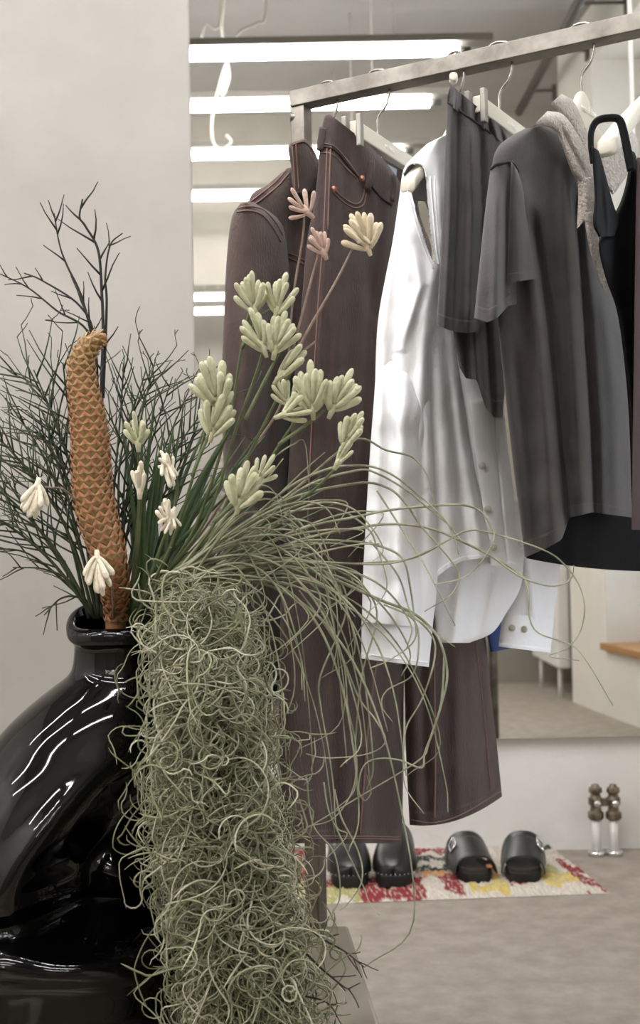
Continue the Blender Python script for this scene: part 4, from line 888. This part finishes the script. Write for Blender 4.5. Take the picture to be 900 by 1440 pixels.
# long silvery leaves
t = thing('air_plant', mouth + Vector((.1, -.05, .03)), 'silvery green plant with long curling grassy leaves spilling right over the clothes', 'plant')
base = (255, 828)
traced = [
 [(300, 770), (400, 700), (470, 640), (507, 617), (543, 633), (580, 643), (600, 667), (608, 693), (609, 712)],
 [(310, 770), (400, 690), (460, 660), (500, 655), (530, 658), (560, 673), (597, 703), (622, 727), (637, 750), (645, 780)],
 [(320, 775), (420, 690), (500, 662), (533, 667), (577, 693), (600, 713), (633, 740), (650, 762)],
 [(300, 775), (400, 705), (500, 680), (543, 685), (570, 707), (590, 737), (613, 763), (633, 787), (646, 810), (633, 837), (597, 860)],
 [(320, 790), (420, 745), (500, 727), (550, 717), (600, 712), (650, 710), (677, 720), (690, 740), (695, 757), (677, 790), (650, 813), (610, 822)],
 [(320, 800), (420, 760), (500, 743), (550, 737), (600, 742), (640, 757), (687, 780), (730, 810), (767, 823), (790, 822), (804, 812), (807, 795)],
 [(500, 793), (580, 785), (633, 757), (655, 747), (680, 747), (733, 762), (777, 780), (803, 805), (818, 832), (822, 860), (815, 890), (797, 912), (772, 923), (815, 929)],
 [(640, 757), (690, 782), (730, 807), (742, 827), (745, 870), (757, 890), (783, 900), (805, 908), (825, 930), (862, 992)],
 [(330, 800), (420, 790), (500, 793), (550, 792), (590, 780), (630, 760), (650, 748)],
 [(400, 720), (470, 715), (517, 743), (530, 770), (542, 807), (543, 830), (530, 850), (515, 862)],
 [(330, 790), (420, 762), (500, 762), (540, 770), (567, 787), (577, 827), (582, 865), (583, 900), (550, 927), (520, 940)],
 [(340, 800), (430, 800), (510, 833), (543, 847), (577, 860), (603, 880), (620, 905), (629, 949), (620, 993), (607, 1033), (597, 1060), (593, 1080), (562, 1069), (531, 1067), (511, 1078), (504, 1109), (513, 1126), (522, 1113), (516, 1090)],
 [(625, 920), (620, 990), (603, 1045), (595, 1064), (562, 1087), (518, 1113), (451, 1153), (415, 1175)],
 [(560, 850), (605, 890), (611, 927), (593, 984), (571, 1024), (567, 1073), (571, 1109), (596, 1144)],
 [(540, 850), (580, 870), (589, 904), (580, 949), (544, 971), (537, 993), (552, 1015)],
 [(400, 790), (470, 810), (487, 860), (451, 949), (451, 993), (462, 1055), (469, 1109), (473, 1162), (488, 1175), (455, 1211)],
 [(400, 780), (490, 810), (530, 860), (509, 949), (500, 1038), (498, 1104), (470, 1150), (430, 1163)],
 [(390, 790), (450, 850), (482, 927), (489, 993), (500, 1047), (499, 1109), (470, 1140)],
 [(470, 1110), (480, 1150), (504, 1198), (509, 1238), (490, 1270), (478, 1280)],
 [(420, 830), (470, 900), (504, 980), (527, 1011), (542, 1042), (518, 1060), (460, 1066), (430, 1060)],
 [(455, 1100), (462, 1140), (480, 1180), (508, 1240), (520, 1270), (533, 1287)],
 [(430, 1090), (440, 1160), (470, 1200), (478, 1260), (462, 1290), (450, 1300)],
 [(520, 760), (560, 810), (577, 860), (600, 880), (640, 910)],
 [(530, 690), (575, 760), (600, 800), (640, 880)],
]
base_r = .0022
def airleaf(pts, Y1, r):
    b = MB(); c = pix(pts, (1.53, Y1), 6); k = len(c)
    b.tube(c, [r * .8 * (1 - .8 * (j / (k - 1)) ** 1.1) + .00035 for j in range(k)], 5, flat=.4, ref=(.2, -1, .3)); b.build('leaf', MT['airleaf'], t)
for i, p in enumerate(traced):
    q = p if p[0][0] > 345 else [base, ((base[0] + p[0][0]) / 2, (base[1] + p[0][1]) / 2 - 6)] + p
    airleaf(q, 1.44 + .04 * rng.random(), .0021 if q is not p else .0013)
for i in range(62):
    a = math.radians(rng.uniform(28, 88)); L = rng.uniform(180, 330); x0 = base[0] + rng.uniform(-30, 60); y0 = base[1] - rng.uniform(-5, 25)
    dr = rng.uniform(.15, 1.25) * L; cu = rng.uniform(-.9, .9)
    p = [(x0, y0)]
    for s in (.25, .5, .75, 1., 1.25, 1.5)[:rng.choice((4, 5, 6))]:
        p.append((x0 + math.sin(a) * L * s * (1 - .12 * s * s) + cu * 26 * max(0, s - .6), y0 - math.cos(a) * L * s * .9 + dr * .62 * s ** 2.6 - 14 * s))
    if rng.random() < .5: p.append((p[-1][0] + rng.uniform(-70, 10), p[-1][1] + rng.uniform(20, 70)))
    airleaf(p, rng.uniform(1.42, 1.52), rng.uniform(.0012, .0024))

# spanish moss
def moss():
    b = MB(); r2 = random.Random(3)
    ys = [822, 850, 900, 960, 1050, 1150, 1250, 1350, 1440, 1500]
    xl = [232, 232, 238, 238, 236, 236, 244, 262, 278, 284]
    xr = [318, 324, 330, 346, 364, 378, 396, 414, 424, 430]
    cols = [lin((168, 168, 134)), lin((186, 186, 154)), lin((148, 152, 116)), lin((200, 198, 170)), lin((130, 130, 100))]
    N = 3900
    for i in range(N):
        f = i / N; y = 826 + 8 * r2.random() + (1490 - 830) * r2.random() ** .95; bump_ = 14 * noise.noise((y / 45, 3.3, 1)) ; l = bump_ * .6 + np.interp(y, ys, xl); r_ = np.interp(y, ys, xr) + 12 * noise.noise((y / 38, 8.8, 4))
        g = r2.betavariate(1.3, 1.3); x = l + (r_ - l) * g
        dep = math.sqrt(max(0, 1 - (2 * g - 1) ** 2)); Yc = 1.50 - .03 * (y - 822) / 600
        if y < 905: Yc = 1.525
        Y = Yc + (r2.random() * 2 - 1) * .06 * (.35 + dep)
        p = P(x, y, Y); nst = r2.randint(12, 26); st_ = .0062
        an = r2.gauss(-PI / 2, .8) if r2.random() < .75 else r2.random() * 2 * PI
        mL = 2 + abs(r2.gauss(0, 1)) ** 1.5 * 26; mR = 2 + abs(r2.gauss(0, 1)) ** 1.5 * 30; vT = 822 - abs(r2.gauss(0, 1)) * 14; ph = r2.gauss(0, .35); ka = r2.gauss(0, .28); pts = []
        for k in range(nst):
            pts.append((p.x, p.y, p.z))
            if r2.random() < .18: ka = r2.gauss(0, .32)
            dd = math.atan2(math.sin(-PI / 2 - an), math.cos(-PI / 2 - an))
            u_, v_ = proj(p); l_ = np.interp(v_, ys, xl) - mL; h_ = np.interp(v_, ys, xr) + mR
            ca = math.cos(an)
            if (u_ < l_ and ca < 0) or (u_ > h_ and ca > 0): an += (.55 if math.sin(an) < 0 else -.55) * (1 if u_ < l_ else -1) + .1 * r2.gauss(0, 1)
            if v_ < vT and math.sin(an) > 0: an += -.5 if ca > 0 else .5
            an += ka + .03 * dd; ph = ph * .95 + r2.gauss(0, .14)
            p = p + Vector((math.cos(an) * math.cos(ph), math.sin(ph), math.sin(an) * math.cos(ph))) * st_
        rr = r2.uniform(.0007, .0013); c = cols[min(4, int(r2.random() * 5))]; j = r2.uniform(.85, 1.12); j *= .86; c = (c[0] * j, c[1] * j, c[2] * j * 1.03, 1)
        b.tube(pts, [rr] * (nst - 2) + [rr * .7, rr * .3], 3, col=c, cap=False)
    # long hanging cores
    for i in range(260):
        g = r2.random(); y = 835 + r2.random() * 60; p = P(np.interp(y, ys, xl) + (np.interp(y, ys, xr) - np.interp(y, ys, xl)) * g, y, 1.53 + .05 * (r2.random() - .5)); pts = []
        L = int(r2.uniform(40, 110)); w = r2.random() * 9
        for k in range(L):
            yy = y + (1490 - y) * k / 110; xx = np.interp(yy, ys, xl) + (np.interp(yy, ys, xr) - np.interp(yy, ys, xl)) * (.08 + .84 * g) + 9 * noise.noise((k * .16, w * 9, i * .7))
            q = P(xx, yy, 1.51 - .02 * k / 110 + .05 * noise.noise((k * .05, i * 1.3, 2)) ); pts.append(q)
        c = cols[i % 3]; b.tube(pts, .001, 3, col=c, cap=False)
    o = b.build('spanish_moss', MT['mossv'], tint=True, fixn=False)
    tag(o, 'tangled grey green moss trailing from the vase mouth down past its base', 'moss', kind='stuff')
moss()

# ------------------------------------------------------------------ light
w = bpy.data.worlds.new('world'); w.use_nodes = True; SC.world = w
w.node_tree.nodes['Background'].inputs['Color'].default_value = (.86, .93, 1, 1); w.node_tree.nodes['Background'].inputs['Strength'].default_value = 2.6
SC.view_settings.view_transform = 'Standard'; SC.view_settings.look = 'None'
SC.view_settings.exposure = 0.45; SC.view_settings.gamma = 1; SC.view_settings.use_curve_mapping = False
